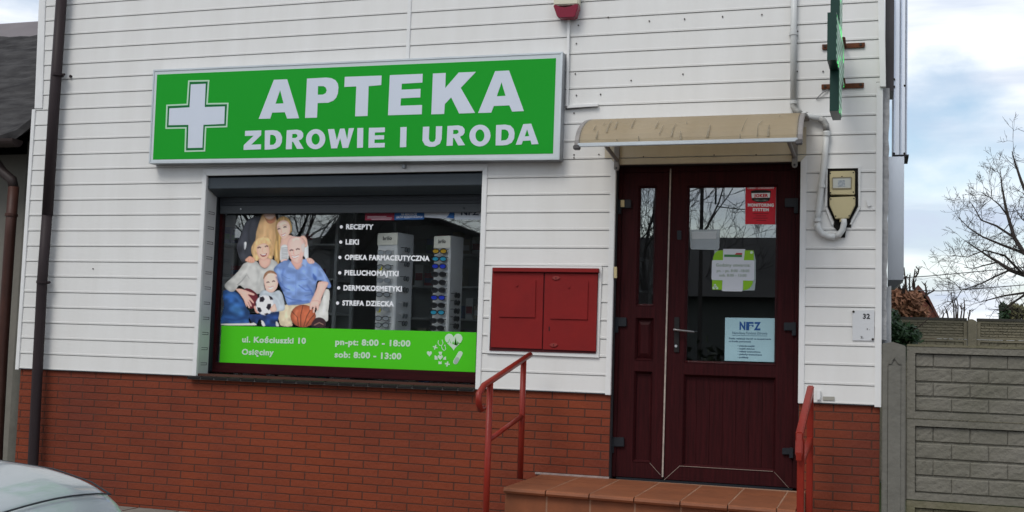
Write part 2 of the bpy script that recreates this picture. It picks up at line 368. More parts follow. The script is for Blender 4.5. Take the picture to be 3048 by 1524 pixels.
# window reveals (slotted plastic strips) left, right, top
REV = mat('reveal_pvc', (0.60, 0.61, 0.61), 0.5, noise=(3, 0.3))
RV = MB().box(OX0 - 0.055, OX0 - 0.001, 0.018, 0.166, OZ0, OZ1 - 0.02).build('window_reveal', REV, PH)
MB().box(OX1 + 0.002, OX1 + 0.056, 0.018, 0.166, OZ0, OZ1 - 0.02).build('window_reveal', REV, PH)
for k in range(14):
    z = OZ0 + 0.08 + k * 0.128
    if z > OZ1 - 0.2: break
    mb = MB()
    for dz, h in ((0, 0.004), (0.018, 0.004)): mb.box(OX0 - 0.004, OX0 + 0.0005, 0.05, 0.14, z + dz, z + dz + h)
    mb.box(OX0 - 0.004, OX0 + 0.0006, 0.136, 0.14, z, z + 0.022)
    mb.build('slot', SHADOWGAP, RV)
# small screws and holes in the siding
mb = MB()
for p in [(1811, 52), (1933, 63), (2038, 57), (2151, 50), (2268, 44), (1722, 76), (1716, 130), (1713, 220), (1879, 240), (2033, 221), (1716, 284), (1788, 281), (1709, 337), (1709, 461), (1709, 470), (278, 800), (1916, 467), (2126, 462), (2251, 461), (2450, 213), (2374, 94), (2373, 213), (2402, 336), (1783, 460)]:
    a = at(*p, 0); MB().disc((a.x, a.z), 0.0055, -0.0085, 0.006, 8).build('screw_head', mat('rusty_screw', (0.06, 0.05, 0.045), 0.6), PH)

# window: frame, pane, sill
FR = MB().box(OX0 - 0.05, -0.575, 0.212, 0.275, OZ0 + 0.02, 1.218)
FR.box(OX0 - 0.05, -3.064, 0.213, 0.275, 1.218, 2.60).box(-0.635, -0.575, 0.213, 0.275, 1.218, 2.60).box(OX0 - 0.05, -0.575, 0.214, 0.275, 2.60, 2.75)
wfr = FR.build('window_frame', MAHOH, PH, bevel=0.006)
MB().box(-3.07, -0.63, 0.235, 0.241, 1.16, 2.61).build('window_pane', GLASS, wfr)
SILL = mat('dark_clinker_tile', (0.016, 0.014, 0.014), 0.4, noise=(8, 0.5), col2=(0.03, 0.028, 0.027), island=0.2, spec=0.15)
mb = MB(); n = 20; x0 = OX0 - 0.065; x1 = OX1 - 0.005; wd = (x1 - x0) / n
for i in range(n):
    a, b = x0 + i * wd + 0.003, x0 + (i + 1) * wd - 0.003
    mb.hexa([(a, -0.075, 1.062), (b, -0.075, 1.062), (b, -0.075, 1.082), (a, -0.075, 1.082)], (0, 0.0, 0.0))
    mb.v = mb.v[:-8]; mb.f = mb.f[:-6]
    mb.add([(a, -0.045, 1.080), (b, -0.045, 1.080), (b, 0.21, 1.10), (a, 0.21, 1.10), (a, -0.045, 1.100), (b, -0.045, 1.100), (b, 0.21, 1.122), (a, 0.21, 1.122)],
           [(0, 3, 2, 1), (4, 5, 6, 7), (0, 1, 5, 4), (1, 2, 6, 5), (2, 3, 7, 6), (3, 0, 4, 7)])
mb.build('window_sill', SILL, PH, bevel=0.004)
MB().add([(x0 + .002, -0.038, 1.076), (x1 - .002, -0.038, 1.076), (x1 - .002, 0.21, 1.095), (x0 + .002, 0.21, 1.095), (x0 + .002, -0.038, 1.096), (x1 - .002, -0.038, 1.096), (x1 - .002, 0.21, 1.118), (x0 + .002, 0.21, 1.118)],
         [(0, 3, 2, 1), (4, 5, 6, 7), (0, 1, 5, 4), (1, 2, 6, 5), (2, 3, 7, 6), (3, 0, 4, 7)]).build('sill_mortar', mat('sill_grout', (0.10, 0.095, 0.09), 0.9), PH)

# door: fixed frame + two leaves
dy = 0.10
DFR = MB().box(DX0, DX0 + 0.03, dy - 0.01, dy + 0.07, 0.487, DZ1).box(DX1 - 0.038, DX1, dy - 0.01, dy + 0.07, 0.487, DZ1).box(DX0 + 0.03, DX1 - 0.038, dy - 0.01, dy + 0.07, DZ1 - 0.045, DZ1)
DFR.build('door_frame', MAHO, PH, bevel=0.004)
MB().box(DX0 + 0.03, DX1 - 0.038, dy + 0.005, dy + 0.08, 0.462, 0.487).build('door_threshold', BLACKM, PH)
def X(px, py): return at(px, py, dy).x
def Zq(px, py): return at(px, py, dy).z
ax = X(1984, 960)                                         # meeting line of the two leaves
zb_, zt_ = 0.492, DZ1 - 0.047
def leaf(name, x0, x1, holes, label):
    """frame slab with rectangular openings; each opening gets bevelled beads"""
    lo = [(x0, dy, zb_), (x1, dy, zb_), (x1, dy, zt_), (x0, dy, zt_)]
    mbl = MB(); xs0, xs1 = x0, x1
    hs = sorted(holes, key=lambda h: h[2]); zc = zb_
    for (a, b, c, d) in hs:
        mbl.box(x0, x1, dy, dy + 0.06, zc, c); mbl.box(x0, a, dy, dy + 0.06, c, d); mbl.box(b, x1, dy, dy + 0.06, c, d); zc = d
    mbl.box(x0, x1, dy, dy + 0.06, zc, zt_)
    o = mbl.build(name, MAHO, PH); tag(o, label)
    bd = MB()
    for (a, b, c, d) in hs:
        w = 0.014
        bd.hexa([(a, dy - 0.004, c), (b, dy - 0.004, c), (b - w, dy + 0.02, c + w), (a + w, dy + 0.02, c + w)], (0, 0.01, 0))
        bd.hexa([(a, dy - 0.004, d), (b, dy - 0.004, d), (b - w, dy + 0.02, d - w), (a + w, dy + 0.02, d - w)], (0, 0.01, 0))
        bd.hexa([(a, dy - 0.004, c), (a, dy - 0.004, d), (a + w, dy + 0.02, d - w), (a + w, dy + 0.02, c + w)], (0, 0.01, 0))
        bd.hexa([(b, dy - 0.004, c), (b, dy - 0.004, d), (b - w, dy + 0.02, d - w), (b - w, dy + 0.02, c + w)], (0, 0.01, 0))
    bd.build('glazing_bead', MAHOH, o)
    return o
sx0, sx1 = DX0 + 0.032, ax - 0.004
gx0, gx1 = X(1897, 730), X(1950, 730)
h1 = (gx0, gx1, Zq(1917, 910), Zq(1928, 553)); h2 = (gx0, gx1, Zq(1912, 1072), Zq(1912, 946)); h3 = (gx0, gx1, Zq(1903, 1375), Zq(1910, 1105))
SL = leaf('door_leaf', sx0, sx1, [h1, h2, h3], 'narrow fixed side leaf with a slim glass strip')
MB().box(h1[0], h1[1], dy + 0.03, dy + 0.036, h1[2], h1[3]).build('door_pane', GLASSD, SL)
mb = MB().box(h2[0], h2[1], dy + 0.03, dy + 0.04, h2[2], h2[3]).box(h3[0], h3[1], dy + 0.03, dy + 0.04, h3[2], h3[3])
q = 0.028; e = 0.012
mb.add([(h2[0] + e, dy + .03, h2[2] + e), (h2[1] - e, dy + .03, h2[2] + e), (h2[1] - e, dy + .03, h2[3] - e), (h2[0] + e, dy + .03, h2[3] - e),
        (h2[0] + e + q, dy + .012, h2[2] + e + q * 1.4), (h2[1] - e - q, dy + .012, h2[2] + e + q * 1.4), (h2[1] - e - q, dy + .012, h2[3] - e - q * 1.4), (h2[0] + e + q, dy + .012, h2[3] - e - q * 1.4)],
       [(0, 1, 5, 4), (1, 2, 6, 5), (2, 3, 7, 6), (3, 0, 4, 7), (4, 5, 6, 7)])
mb.build('infill_panel', MAHO, SL)
mx0, mx1 = ax + 0.006, DX1 - 0.04
g0, g1 = X(2041, 815), X(2313, 815)
k1 = (g0, g1, Zq(2170, 1083), Zq(2180, 551)); k2 = (X(2029, 1250), X(2306, 1250), Zq(2163, 1395), Zq(2170, 1119))
k2 = (g0, g1, k2[2], k2[3])
ML = leaf('door_leaf', mx0, mx1, [k1, k2], 'wide opening leaf with a large pane above a plank panel')
MB().box(k1[0], k1[1], dy + 0.03, dy + 0.036, k1[2], k1[3]).build('door_pane', GLASSD, ML)
mb = MB(); npl = 7; w = (k2[1] - k2[0]) / npl
for i in range(npl): mb.box(k2[0] + i * w + 0.0015, k2[0] + (i + 1) * w - 0.0015, dy + 0.03, dy + 0.042, k2[2], k2[3])
mb.box(k2[0], k2[1], dy + 0.034, dy + 0.044, k2[2] + .001, k2[3] - .001)
mb.build('infill_panel', MAHO, ML)
# pale weathered meeting seam and mitre weld lines
MB().hexa([at(1969.5, 1420, dy - 0.012), at(1974, 1420, dy - 0.012), at(1998, 502, dy - 0.012), at(1994, 502, dy - 0.012)], (0, 0.012, 0)).build('meeting_seam', mat('worn_seal', (0.42, 0.36, 0.31), 0.7, noise=(30, 0.7)), SL)
mb = MB()
def lineq(mbx, a, b, w, y):
    a = at(*a, y); b = at(*b, y); d = (b - a).normalized(); nrm = Vector((-d.z, 0, d.x)) * w / 2
    mbx.hexa([a - nrm, b - nrm, b + nrm, a + nrm], (0, 0.002, 0))
lineq(mb, (1976, 1429), (2022, 1388), 0.003, dy - 0.0015); lineq(mb, (2022, 1387), (2300, 1403), 0.003, dy - 0.0055); lineq(mb, (2304, 1404), (2348, 1453), 0.002, dy - 0.0015)
mb.build('mitre_seam', SEAM, ML)
mb = MB(); lineq(mb, (1934, 1378), (1966, 1414), 0.0025, dy - 0.0015); mb.build('mitre_seam', SEAM, SL)
# handle, latch, hinges
hd = MB().hexa(pq([(2006, 1049), (2021, 1049), (2022, 944), (2007, 944)], dy - 0.012), (0, 0.012, 0)).build('door_handle', mat('black_handle_plate', (0.02, 0.018, 0.018), 0.35), ML, bevel=0.003)
c0 = at(2006, 981, dy - 0.05); c1 = at(2066, 988, dy - 0.05)
MB().tube([at(2010, 981, dy - 0.005), at(2007, 981, dy - 0.045), c0, at(2012, 982, dy - .052), c1], [0.009, 0.009, 0.010, 0.0085, 0.0075], 10).build('lever', mat('worn_lever', (0.32, 0.31, 0.31), 0.28, 0.7, noise=(40, 0.6), col2=(0.05, 0.05, 0.05)), hd, smooth=True)
a = at(2013, 1030, dy); MB().disc((a.x, a.z), 0.010, dy - 0.017, 0.006, 14).build('key_cylinder', ALU, hd)
MB().hexa(pq([(2015, 713), (2028, 713), (2028, 686), (2015, 686)], dy - 0.008), (0, 0.008, 0)).build('spy_latch', BLACKM, ML, bevel=0.003)
def hinge(par, l, r_, t, b, flip=False):
    mbx = MB().hexa(pq([(l, (t + b) / 2 + 4), (r_, (t + b) / 2 + 4), (r_, t), (l, t)], dy - 0.022), (0, 0.022, 0))
    x0_, x1_ = (l, l + 12) if not flip else (r_ - 12, r_)
    mbx.hexa(pq([(x0_, b), (x1_, b), (x1_, t - 1), (x0_, t - 1)], dy - 0.028), (0, 0.028, 0))
    mbx.build('hinge', BLACKM, par, bevel=0.003)
hinge(SL, 1836, 1878, 594, 636); hinge(SL, 1827, 1864, 945, 990); hinge(SL, 1814, 1857, 1302, 1349)
hinge(ML, 2336, 2375, 590, 634, True); hinge(ML, 2333, 2369, 960, 999, True); hinge(ML, 2328, 2361, 1334, 1364, True)
BEIGE = mat('beige_plastic', (0.52, 0.43, 0.24), 0.5)
for p in ([(1847, 616), (1858, 616), (1858, 595), (1847, 595)], [(1827, 828), (1836, 828), (1836, 794), (1827, 794)]):
    o = MB().hexa(pq(p, dy - 0.034 if p[0][0] > 1840 else -0.022), (0, 0.011, 0)).build('alarm_contact', BEIGE, bevel=0.002)
    tag(o, 'small beige alarm contact on the upper left hinge of the door' if p[0][0] > 1840 else 'small beige alarm contact on the white trim left of the door', 'sensor')

# ------------------------------------------------------------------ roller shutter
RS = thing('roller_shutter', ((OX0 + OX1) / 2, 0.1, OZ0), 'anthracite roller shutter pulled up above the shop window', 'shutter')
hz0, hz1 = 2.68, 2.772
mb = MB()
pr = [(0.022, hz0), (0.018, hz0 + 0.006), (0.018, hz1), (0.04, hz1 + 0.012), (0.205, hz1 + 0.012), (0.205, hz0 - 0.050), (0.15, hz0 - 0.050)]
xa, xb = OX0 + 0.005, OX1 - 0.002
n = len(pr); mb.add([(xa, y, z) for y, z in pr] + [(xb, y, z) for y, z in pr], [tuple(range(n))[::-1], tuple(range(n, 2 * n))] + [(i, (i + 1) % n, (i + 1) % n + n, i + n) for i in range(n)])
mb.build('shutter_box', SLATEM, RS)
mb = MB()
for k in range(3): mb.box(OX0 + 0.02, -0.57, 0.180, 0.190, 2.558 + k * 0.028, 2.558 + k * 0.028 + 0.026)
mb.box(OX0 + 0.02, -0.57, 0.186, 0.1905, 2.545, 2.66)
mb.build('curtain', BLACKM, RS, bevel=0.003)
MB().box(OX0 + 0.03, -0.57, 0.174, 0.194, 2.486, 2.556).build('bottom_rail', mat('bottom_rail_metal', (0.04, 0.045, 0.05), 0.4), RS, bevel=0.004)
for p in ((717, 622), (1380, 619)):
    a = at(*p, 0.17); MB().disc((a.x, a.z), 0.008, 0.167, 0.008, 10).build('stop_bolt', ALUD if p[0] < 1000 else BLACKM, RS)
MB().box(OX0 - 0.05, OX0 + 0.012, 0.167, 0.2115, OZ0 + 0.025, 2.64).build('guide_rail', BLACKM, RS, bevel=0.003)
MB().box(-0.64, -0.58, 0.167, 0.2115, OZ0 + 0.03, 2.64).build('guide_rail', BLACKM, RS, bevel=0.003)

# ------------------------------------------------------------------ shop sign
SG = thing('shop_sign', (-1.8, 0, 2.85), 'long green and white light box sign reading APTEKA above the window', 'sign')
sf = -0.10
q = pq([(444, 487), (1666, 476), (1676, 154), (457, 208)], sf)
MB().hexa(q, (0, 0.095, 0)).build('sign_case', ALUD, SG, bevel=0.003)
def inset(q, l, r_, b, t):
    x = (q[1] - q[0]).normalized(); z = Vector((0, 0, 1)); return [q[0] + x * l + z * b, q[1] - x * r_ + z * b, q[2] - x * r_ - z * t, q[3] + x * l - z * t]
qi = inset(q, 0.016, 0.016, 0.022, 0.016)
mb = MB()
fo = [p + Vector((0, -0.008, 0)) for p in q]; fi = [p + Vector((0, -0.008, 0)) for p in qi]
for i in range(4): j = (i + 1) % 4; mb.hexa([fo[i], fo[j], fi[j], fi[i]], (0, 0.0075, 0))
mb.build('sign_frame', ALU, SG, bevel=0.002)
MB().hexa([p + Vector((0, -0.003, 0)) for p in qi], (0, 0.002, 0)).build('opal_face', SIGNBORDER, SG)
ysg = sf - 0.0045
MB().hexa(pq([(455, 475), (1646, 457), (1655, 173), (467.5, 222)], ysg), (0, 0.0012, 0)).build('green_panel', SIGNG, SG)
yl = sf - 0.0062
def poly(mbx, f, y, *loops, yd=0.0014): mbx.prism([pq(lp, y, f) for lp in loops], yd)
mb = MB(); poly(mb, r1, yl, [(1440, 637), (1552, 632), (1545, 808), (1697, 803), (1692, 935), (1535, 942), (1527, 1115), (1417, 1117), (1422, 942), (1272, 945), (1278, 818), (1430, 810)])
cross = mb.build('cross_emblem', SIGNW, SG)
co_ = [(1420, 607), (1580, 603), (1568, 778), (1725, 775), (1715, 960), (1557, 965), (1548, 1143), (1392, 1147), (1397, 970), (1248, 973), (1255, 790), (1408, 783)]
def shrink(pts, d):
    n = len(pts); o = []; area = sum(pts[i][0] * pts[(i + 1) % n][1] - pts[(i + 1) % n][0] * pts[i][1] for i in range(n)); sg = 1 if area > 0 else -1
    for i in range(n):
        p, a, b = np.array(pts[i], float), np.array(pts[i - 1], float), np.array(pts[(i + 1) % n], float)
        u = (p - a) / np.linalg.norm(p - a); v = (b - p) / np.linalg.norm(b - p)
        n1_ = np.array([-u[1], u[0]]) * sg; n2_ = np.array([-v[1], v[0]]) * sg
        o.append(tuple(p + (n1_ + n2_) / (1 + n1_ @ n2_) * d))
    return o
mb = MB(); poly(mb, r1, yl, co_, shrink(co_, 11)); mb.build('cross_outline', SIGNPALE, SG)
mb = MB(); poly(mb, r1, yl + 0.0006, shrink(co_, 11)); mb.build('cross_ground', SIGNGD, SG)
def arc(pts): return pts
LET = [
 [[(135, 602), (235, 598), (325, 892), (235, 895), (218, 847), (122, 850), (107, 895), (20, 897)], [(182, 680), (208, 780), (147, 783)]],
 [[(385, 593), (530, 585), (570, 590), (600, 605), (617, 630), (622, 660), (618, 705), (605, 737), (583, 760), (545, 775), (465, 778), (460, 888), (370, 890)], [(468, 650), (508, 650), (526, 660), (534, 682), (526, 703), (505, 714), (466, 715)]],
 [[(670, 580), (948, 570), (945, 642), (850, 650), (842, 875), (748, 878), (757, 652), (667, 656)]],
 [[(1010, 567), (1258, 557), (1256, 623), (1100, 632), (1098, 677), (1242, 670), (1240, 735), (1094, 742), (1090, 798), (1253, 792), (1251, 862), (996, 870)]],
 [[(1335, 555), (1432, 550), (1428, 665), (1530, 547), (1660, 542), (1545, 663), (1653, 852), (1533, 857), (1473, 735), (1425, 785), (1420, 860), (1323, 863)]],
 [[(1805, 537), (1910, 532), (2022, 838), (1933, 842), (1912, 795), (1795, 800), (1775, 850), (1676, 853)], [(1853, 620), (1883, 723), (1817, 727)]],
]
for lp in LET:
    mb = MB(); poly(mb, r2, yl, *lp); mb.build('letter', SIGNW, SG)
def ell(cx, cy, rx, ry, n=28, tilt=0.0): return [(cx + rx * math.cos(2 * math.pi * i / n), cy + ry * math.sin(2 * math.pi * i / n) + tilt * rx * math.cos(2 * math.pi * i / n)) for i in range(n)]
def Dl(dx, dy_): return [[(67 + dx, 985 + dy_), (125 + dx, 982 + dy_), (160 + dx, 986 + dy_), (183 + dx, 1002 + dy_), (197 + dx, 1035 + dy_), (195 + dx, 1072 + dy_), (180 + dx, 1103 + dy_), (150 + dx, 1122 + dy_), (115 + dx, 1127 + dy_), (65 + dx, 1130 + dy_)],
                        [(107 + dx, 1018 + dy_), (128 + dx, 1018 + dy_), (145 + dx, 1028 + dy_), (153 + dx, 1052 + dy_), (148 + dx, 1076 + dy_), (132 + dx, 1092 + dy_), (104 + dx, 1094 + dy_)]]
def Rl(dx, dy_, s=1.0):
    a = [[(232, 983), (310, 978), (340, 986), (356, 1005), (356, 1032), (344, 1050), (322, 1060), (360, 1122), (310, 1124), (280, 1070), (272, 1070), (270, 1125), (225, 1127)], [(274, 1012), (300, 1010), (312, 1018), (312, 1032), (298, 1041), (273, 1042)]]
    return [[(232 + (x - 232) * s + dx, 983 + (y - 983) * s + dy_) for x, y in lp] for lp in a]
SECOND = [
 [[(-82, 988), (40, 984), (38, 1020), (-36, 1092), (38, 1089), (37, 1127), (-94, 1131), (-92, 1095), (-18, 1024), (-84, 1026)]],
 Dl(0, 0), Rl(0, 0), [ell(450, 1050, 73, 76, tilt=-.03), ell(450, 1050, 31, 42)],
 [[(543, 975), (590, 973), (610, 1058), (634, 971), (668, 970), (688, 1052), (700, 968), (740, 966), (695, 1115), (653, 1117), (635, 1042), (612, 1119), (568, 1120)]],
 [[(765, 966), (810, 965), (807, 1114), (762, 1116)]],
 [[(852, 965), (973, 962), (972, 997), (897, 1000), (896, 1022), (967, 1020), (966, 1051), (895, 1053), (894, 1080), (972, 1078), (971, 1112), (848, 1115)]],
 [[(1090, 960), (1137, 958), (1133, 1110), (1086, 1112)]],
 [[(1260, 957), (1308, 955), (1304, 1048), (1312, 1067), (1330, 1073), (1348, 1066), (1356, 1045), (1358, 953), (1405, 952), (1401, 1050), (1387, 1085), (1350, 1106), (1310, 1108), (1275, 1095), (1256, 1060)]],
 Rl(1213, -32, 1.04), [ell(1690, 1023, 80, 82, tilt=-.03), ell(1690, 1023, 34, 46)],
 [[(1812, 944), (1880, 940), (1920, 947), (1944, 972), (1952, 1005), (1948, 1045), (1930, 1077), (1895, 1094), (1860, 1097), (1808, 1098)], [(1853, 978), (1880, 977), (1900, 988), (1909, 1012), (1903, 1040), (1887, 1057), (1850, 1061)]],
 [[(2017, 937), (2077, 933), (2132, 1087), (2080, 1090), (2072, 1060), (2014, 1063), (2004, 1090), (1960, 1093)], [(2046, 975), (2062, 1027), (2028, 1030)]],
]
for lp in SECOND:
    mb = MB(); poly(mb, r2, yl, *lp); mb.build('letter', SIGNW, SG)
a = at(1203, 497, -0.03); MB().box(a.x - 0.012, a.x + 0.012, -0.05, 0.0, a.z - 0.012, a.z + 0.02).build('cable_gland', ALUD, SG, bevel=0.002)

# ------------------------------------------------------------------ red gas cabinet
zc = Z8(500 / 1342.0, 1380, 760)
GC = thing('gas_cabinet', (-0.09, 0, 1.39), 'dark red double door gas cabinet between the shop window and the door', 'cabinet')
yc = -0.022
Q = pq([(205, 760), (1055, 785), (1078, 105), (230, 98)], yc, zc)
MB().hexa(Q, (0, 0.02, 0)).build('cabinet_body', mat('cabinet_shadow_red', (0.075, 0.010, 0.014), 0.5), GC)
tq = pq([(185, 782), (1078, 818), (1105, 88), (222, 82)], -0.016, zc)
mb = MB()
for i in range(4): j = (i + 1) % 4; mb.hexa([tq[i], tq[j], Q[j] + Vector((0, .006, 0)), Q[i] + Vector((0, .006, 0))], (0, 0.012, 0))
mb.build('cabinet_surround', TRIM, GC)
MB().hexa(pq([(228, 130), (1076, 138), (1078, 104), (230, 97)], -0.055, zc), (0, 0.035, 0)).build('rain_hood', REDCAB, GC, bevel=0.003)
def cab_door(qd, qp, btn):
    d = MB().hexa(pq(qd, -0.034, zc), (0, 0.012, 0)).build('cabinet_door', REDCAB, GC, bevel=0.002)
    MB().hexa(pq(qp, -0.042, zc), (0, 0.009, 0)).build('cover_plate', REDCAB, d, bevel=0.002)
    a = at(*zc(*btn), -0.04); MB().disc((a.x, a.z), 0.010, -0.048, 0.007, 14).build('rivet', REDCAB, d, bevel=0.002)
    return d
cab_door([(215, 735), (625, 750), (640, 140), (230, 135)], [(283, 493), (570, 498), (577, 197), (287, 195)], (427, 240))
d = cab_door([(632, 752), (1057, 768), (1072, 148), (650, 143)], [(690, 508), (989, 515), (996, 208), (695, 207)], (842, 252))
LOCKH = mat('lock_hole', (0.012, 0.006, 0.006), 0.8); LOCKR = mat('lock_red', (0.24, 0.04, 0.035), 0.45)
for c in ((737, 180), (718, 716)):
    lk = MB(); lk.prism([pq([(c[0] - 34, c[1]), (c[0] - 14, c[1] + 15), (c[0] + 14, c[1] + 15), (c[0] + 34, c[1]), (c[0] + 14, c[1] - 15), (c[0] - 14, c[1] - 15)], -0.042, zc)], 0.008)
    o = lk.build('lock', LOCKR, d, bevel=0.002); a = at(*zc(*c), -0.043); MB().disc((a.x, a.z), 0.0045, -0.0432, 0.003, 10).build('key_hole', LOCKH, o)
MB().hexa(pq([(679, 605), (688, 605), (688, 570), (679, 570)], -0.0345, zc), (0, 0.002, 0)).build('vent_slot', LOCKH, d)

# ------------------------------------------------------------------ alarm siren, its cable duct and the trunking
SI = thing('alarm_siren', (0.03, 0, 3.95), 'cream alarm siren with a dark red lens at the top of the wall', 'siren')
ys = -0.085
MB().hexa([at(*r3(313, 40), ys), at(*r3(500, 32), ys), at(*r3(508, -190), ys), at(*r3(318, -180), ys)], (0, 0.08, 0)).build('siren_housing', mat('cream_plastic', (0.62, 0.60, 0.48), 0.4), SI, bevel=0.008)
lp = [(310, 40), (330, 34), (360, 48), (400, 54), (440, 46), (470, 32), (498, 28), (496, 60), (478, 118), (465, 131), (350, 134), (338, 120)]
mb = MB(); poly(mb, r3, ys - 0.008, lp, yd=0.075); mb.build('siren_lens', mat('red_lens', (0.20, 0.010, 0.03), 0.15), SI, bevel=0.004)
CT = thing('cable_duct', tuple(at(1692, 316, 0)), 'slim white vertical cable duct running down from the alarm siren', 'cable duct')
MB().hexa([at(1685, 316, -0.03), at(1690.5, 316, -0.03), at(1696, 50, -0.03), at(1688, 50, -0.03)], (0, 0.02, 0)).build('duct_cover', TRIM, CT, bevel=0.002)
TR = thing('cable_trunking', tuple(at(1730, 322, 0)), 'short white horizontal cable trunking stub beside the right end of the sign', 'cable duct')
MB().hexa(pq([(1686, 322), (1779, 316), (1780, 309), (1690, 313)], -0.03), (0, 0.02, 0)).build('trunking_cover', TRIM, TR, bevel=0.002)
MB().hexa(pq([(1683, 326), (1779, 318), (1779, 316.5), (1683, 321)], -0.016), (0, 0.007, 0)).build('trunking_gap', SHADOWGAP, TR)

# ------------------------------------------------------------------ canopy over the door
CN = thing('door_canopy', (1.09, 0, 2.75), 'curved beige door canopy, weather stained, with grey plastic end arms', 'canopy')
CANY = mat('stained_polycarbonate', (0.45, 0.39, 0.29), 0.5, noise=(2, 0.75), stretch=(2.2, 0.5, 0.5), col2=(0.36, 0.30, 0.205))
t = CANY.node_tree; b_ = t.nodes['Principled BSDF']; tl = t.nodes.new('ShaderNodeBsdfTranslucent'); tl.inputs[0].default_value = (0.85, 0.75, 0.56, 1); ms = t.nodes.new('ShaderNodeMixShader'); ms.inputs[0].default_value = 0.5
t.links.new(b_.outputs[0], ms.inputs[1]); t.links.new(tl.outputs[0], ms.inputs[2]); t.links.new(ms.outputs[0], t.nodes['Material Output'].inputs[0])
GREYP = mat('grey_plastic', (0.24, 0.225, 0.215), 0.45, noise=(10, 0.4))
xa, xb = 0.315, 1.845; yo, zo, zi = -0.80, 2.826, 3.125
prof = []
for k in range(13):
    t = k / 12.0 * math.pi / 2; prof.append((-0.02 + (yo + 0.02) * math.sin(t), zo + (zi - zo) * math.cos(t) ** 1.0))
def sweep(mbx, pr, x0, x1, th):
    n = len(pr); nr = []
    for i in range(n):
        a = np.array(pr[max(i - 1, 0)]); b = np.array(pr[min(i + 1, n - 1)]); d = (b - a) / np.linalg.norm(b - a); nr.append((-d[1], d[0]))
    vs = [(x0, y, z) for y, z in pr] + [(x1, y, z) for y, z in pr] + [(x0, pr[i][0] + nr[i][0] * th, pr[i][1] + nr[i][1] * th) for i in range(n)] + [(x1, pr[i][0] + nr[i][0] * th, pr[i][1] + nr[i][1] * th) for i in range(n)]
    fs = []
    for i in range(n - 1):
        fs += [(i, i + 1, n + i + 1, n + i), (2 * n + i, 3 * n + i, 3 * n + i + 1, 2 * n + i + 1), (i, 2 * n + i, 2 * n + i + 1, i + 1), (n + i, n + i + 1, 3 * n + i + 1, 3 * n + i)]
    fs += [(0, n, 3 * n, 2 * n), (n - 1, 3 * n - 1, 4 * n - 1, 2 * n - 1)]
    return mbx.add(vs, fs)
sweep(MB(), prof, xa + 0.03, xb - 0.03, 0.006).build('canopy_sheet', CANY, CN, smooth=False)
mb = MB(); rs = random.Random(8)
STREAK = mat('dirt_streak', (0.18, 0.155, 0.11), 0.8, noise=(25, 0.8), col2=(0.32, 0.275, 0.20))
for i in range(24):
    x = xa + 0.12 + (xb - xa - 0.25) * rs.random() ** 1.3; t0 = rs.uniform(0.5, 0.95); ln = rs.uniform(0.04, 0.30); w = rs.uniform(0.0015, 0.007)
    pp = []
    for k in range(6):
        t = (t0 + ln * k / 5) * math.pi / 2
        if t > 1.53: break
        pp.append((-0.02 + (yo - 0.004 + 0.02) * math.sin(t), zo + (zi + 0.004 - zo) * math.cos(t)))
    if len(pp) < 3: continue
    sk = rs.uniform(-0.01, 0.03); n = len(pp)
    vs = [(x + sk * (1 - k / n) - w * (0.4 + k / n), y - 0.004, z + 0.004) for k, (y, z) in enumerate(pp)] + [(x + sk * (1 - k / n) + w * (0.4 + k / n), y - 0.004, z + 0.004) for k, (y, z) in enumerate(pp)]
    MB().add(vs, [(k, k + 1, n + k + 1, n + k) for k in range(n - 1)]).build('dirt_streak', STREAK, CN)
MB().box(xa + 0.03, xb - 0.03, yo - 0.022, yo + 0.006, zo - 0.014, zo + 0.012).build('front_rail', ALU, CN, bevel=0.003)
MB().box(xa + 0.03, xb - 0.03, -0.03, 0.0, zi - 0.005, zi + 0.018).build('wall_rail', ALU, CN, bevel=0.003)
for s_, x0 in ((0, xa), (1, xb - 0.042)):
    ar = sweep(MB(), prof, x0, x0 + 0.042, 0.022).build('end_arm', GREYP, CN, bevel=0.004)
    MB().box(x0 - 0.001, x0 + 0.043, yo - 0.03, yo + 0.02, zo - 0.032, zo - 0.002).build('arm_tip', mat('dark_grey_plastic', (0.10, 0.095, 0.095), 0.5), ar, bevel=0.005)
for x0 in (0.445, 1.745):
    b_ = at(0, 0); zb0 = 2.77
    br = MB().box(x0 - 0.02, x0 + 0.02, -0.03, -0.006, zb0 + 0.02, 3.10); br.prism([[(x0 + 0.02 * math.cos(t), -0.032, zb0 + 0.02 + 0.022 * math.sin(t)) for t in [2 * math.pi * k / 16 for k in range(16)]]], 0.026)
    o = br.build('bracket', GREYP, CN, bevel=0.002)
    MB().disc((x0, zb0 + 0.018), 0.008, -0.036, 0.005, 12).build('bolt', SHADOWGAP, o)
    MB().tube([(x0, -0.03, zb0 + 0.08), (x0 - 0.02, -0.25, zb0 + 0.13), (x0 - 0.04, -0.5, zb0 + 0.2)], [0.014, 0.016, 0.012], 8).build('strut', GREYP, o)

# ------------------------------------------------------------------ electric riser conduit on the right
CD = thing('conduit', tuple(at(2363, 322, 0)), 'white plastic cable conduit winding from above the canopy into the meter box', 'conduit')
WPIPE = mat('white_conduit', (0.56, 0.575, 0.57), 0.4, noise=(5, 0.4), col2=(0.42, 0.43, 0.42))
CORR = mat('dirty_conduit', (0.42, 0.42, 0.40), 0.6, noise=(25, 0.8), col2=(0.10, 0.10, 0.10))
yq = -0.035; rp = 0.0225
def tp(mbx, pts, r, n=12): return mbx.tube([at(px, py, yq) for px, py in pts], r, n)
tp(MB(), [(2364, -60), (2362, 100), (2361.5, 300)], rp).build('pipe', WPIPE, CD, smooth=True)
tp(MB(), [(2361.5, 300), (2362, 318), (2368, 330), (2384, 339)], rp * 1.02).build('elbow', CORR, CD, smooth=True)
tp(MB(), [(2384, 339), (2405, 346), (2440, 354)], rp * .95).build('pipe', WPIPE, CD, smooth=True)
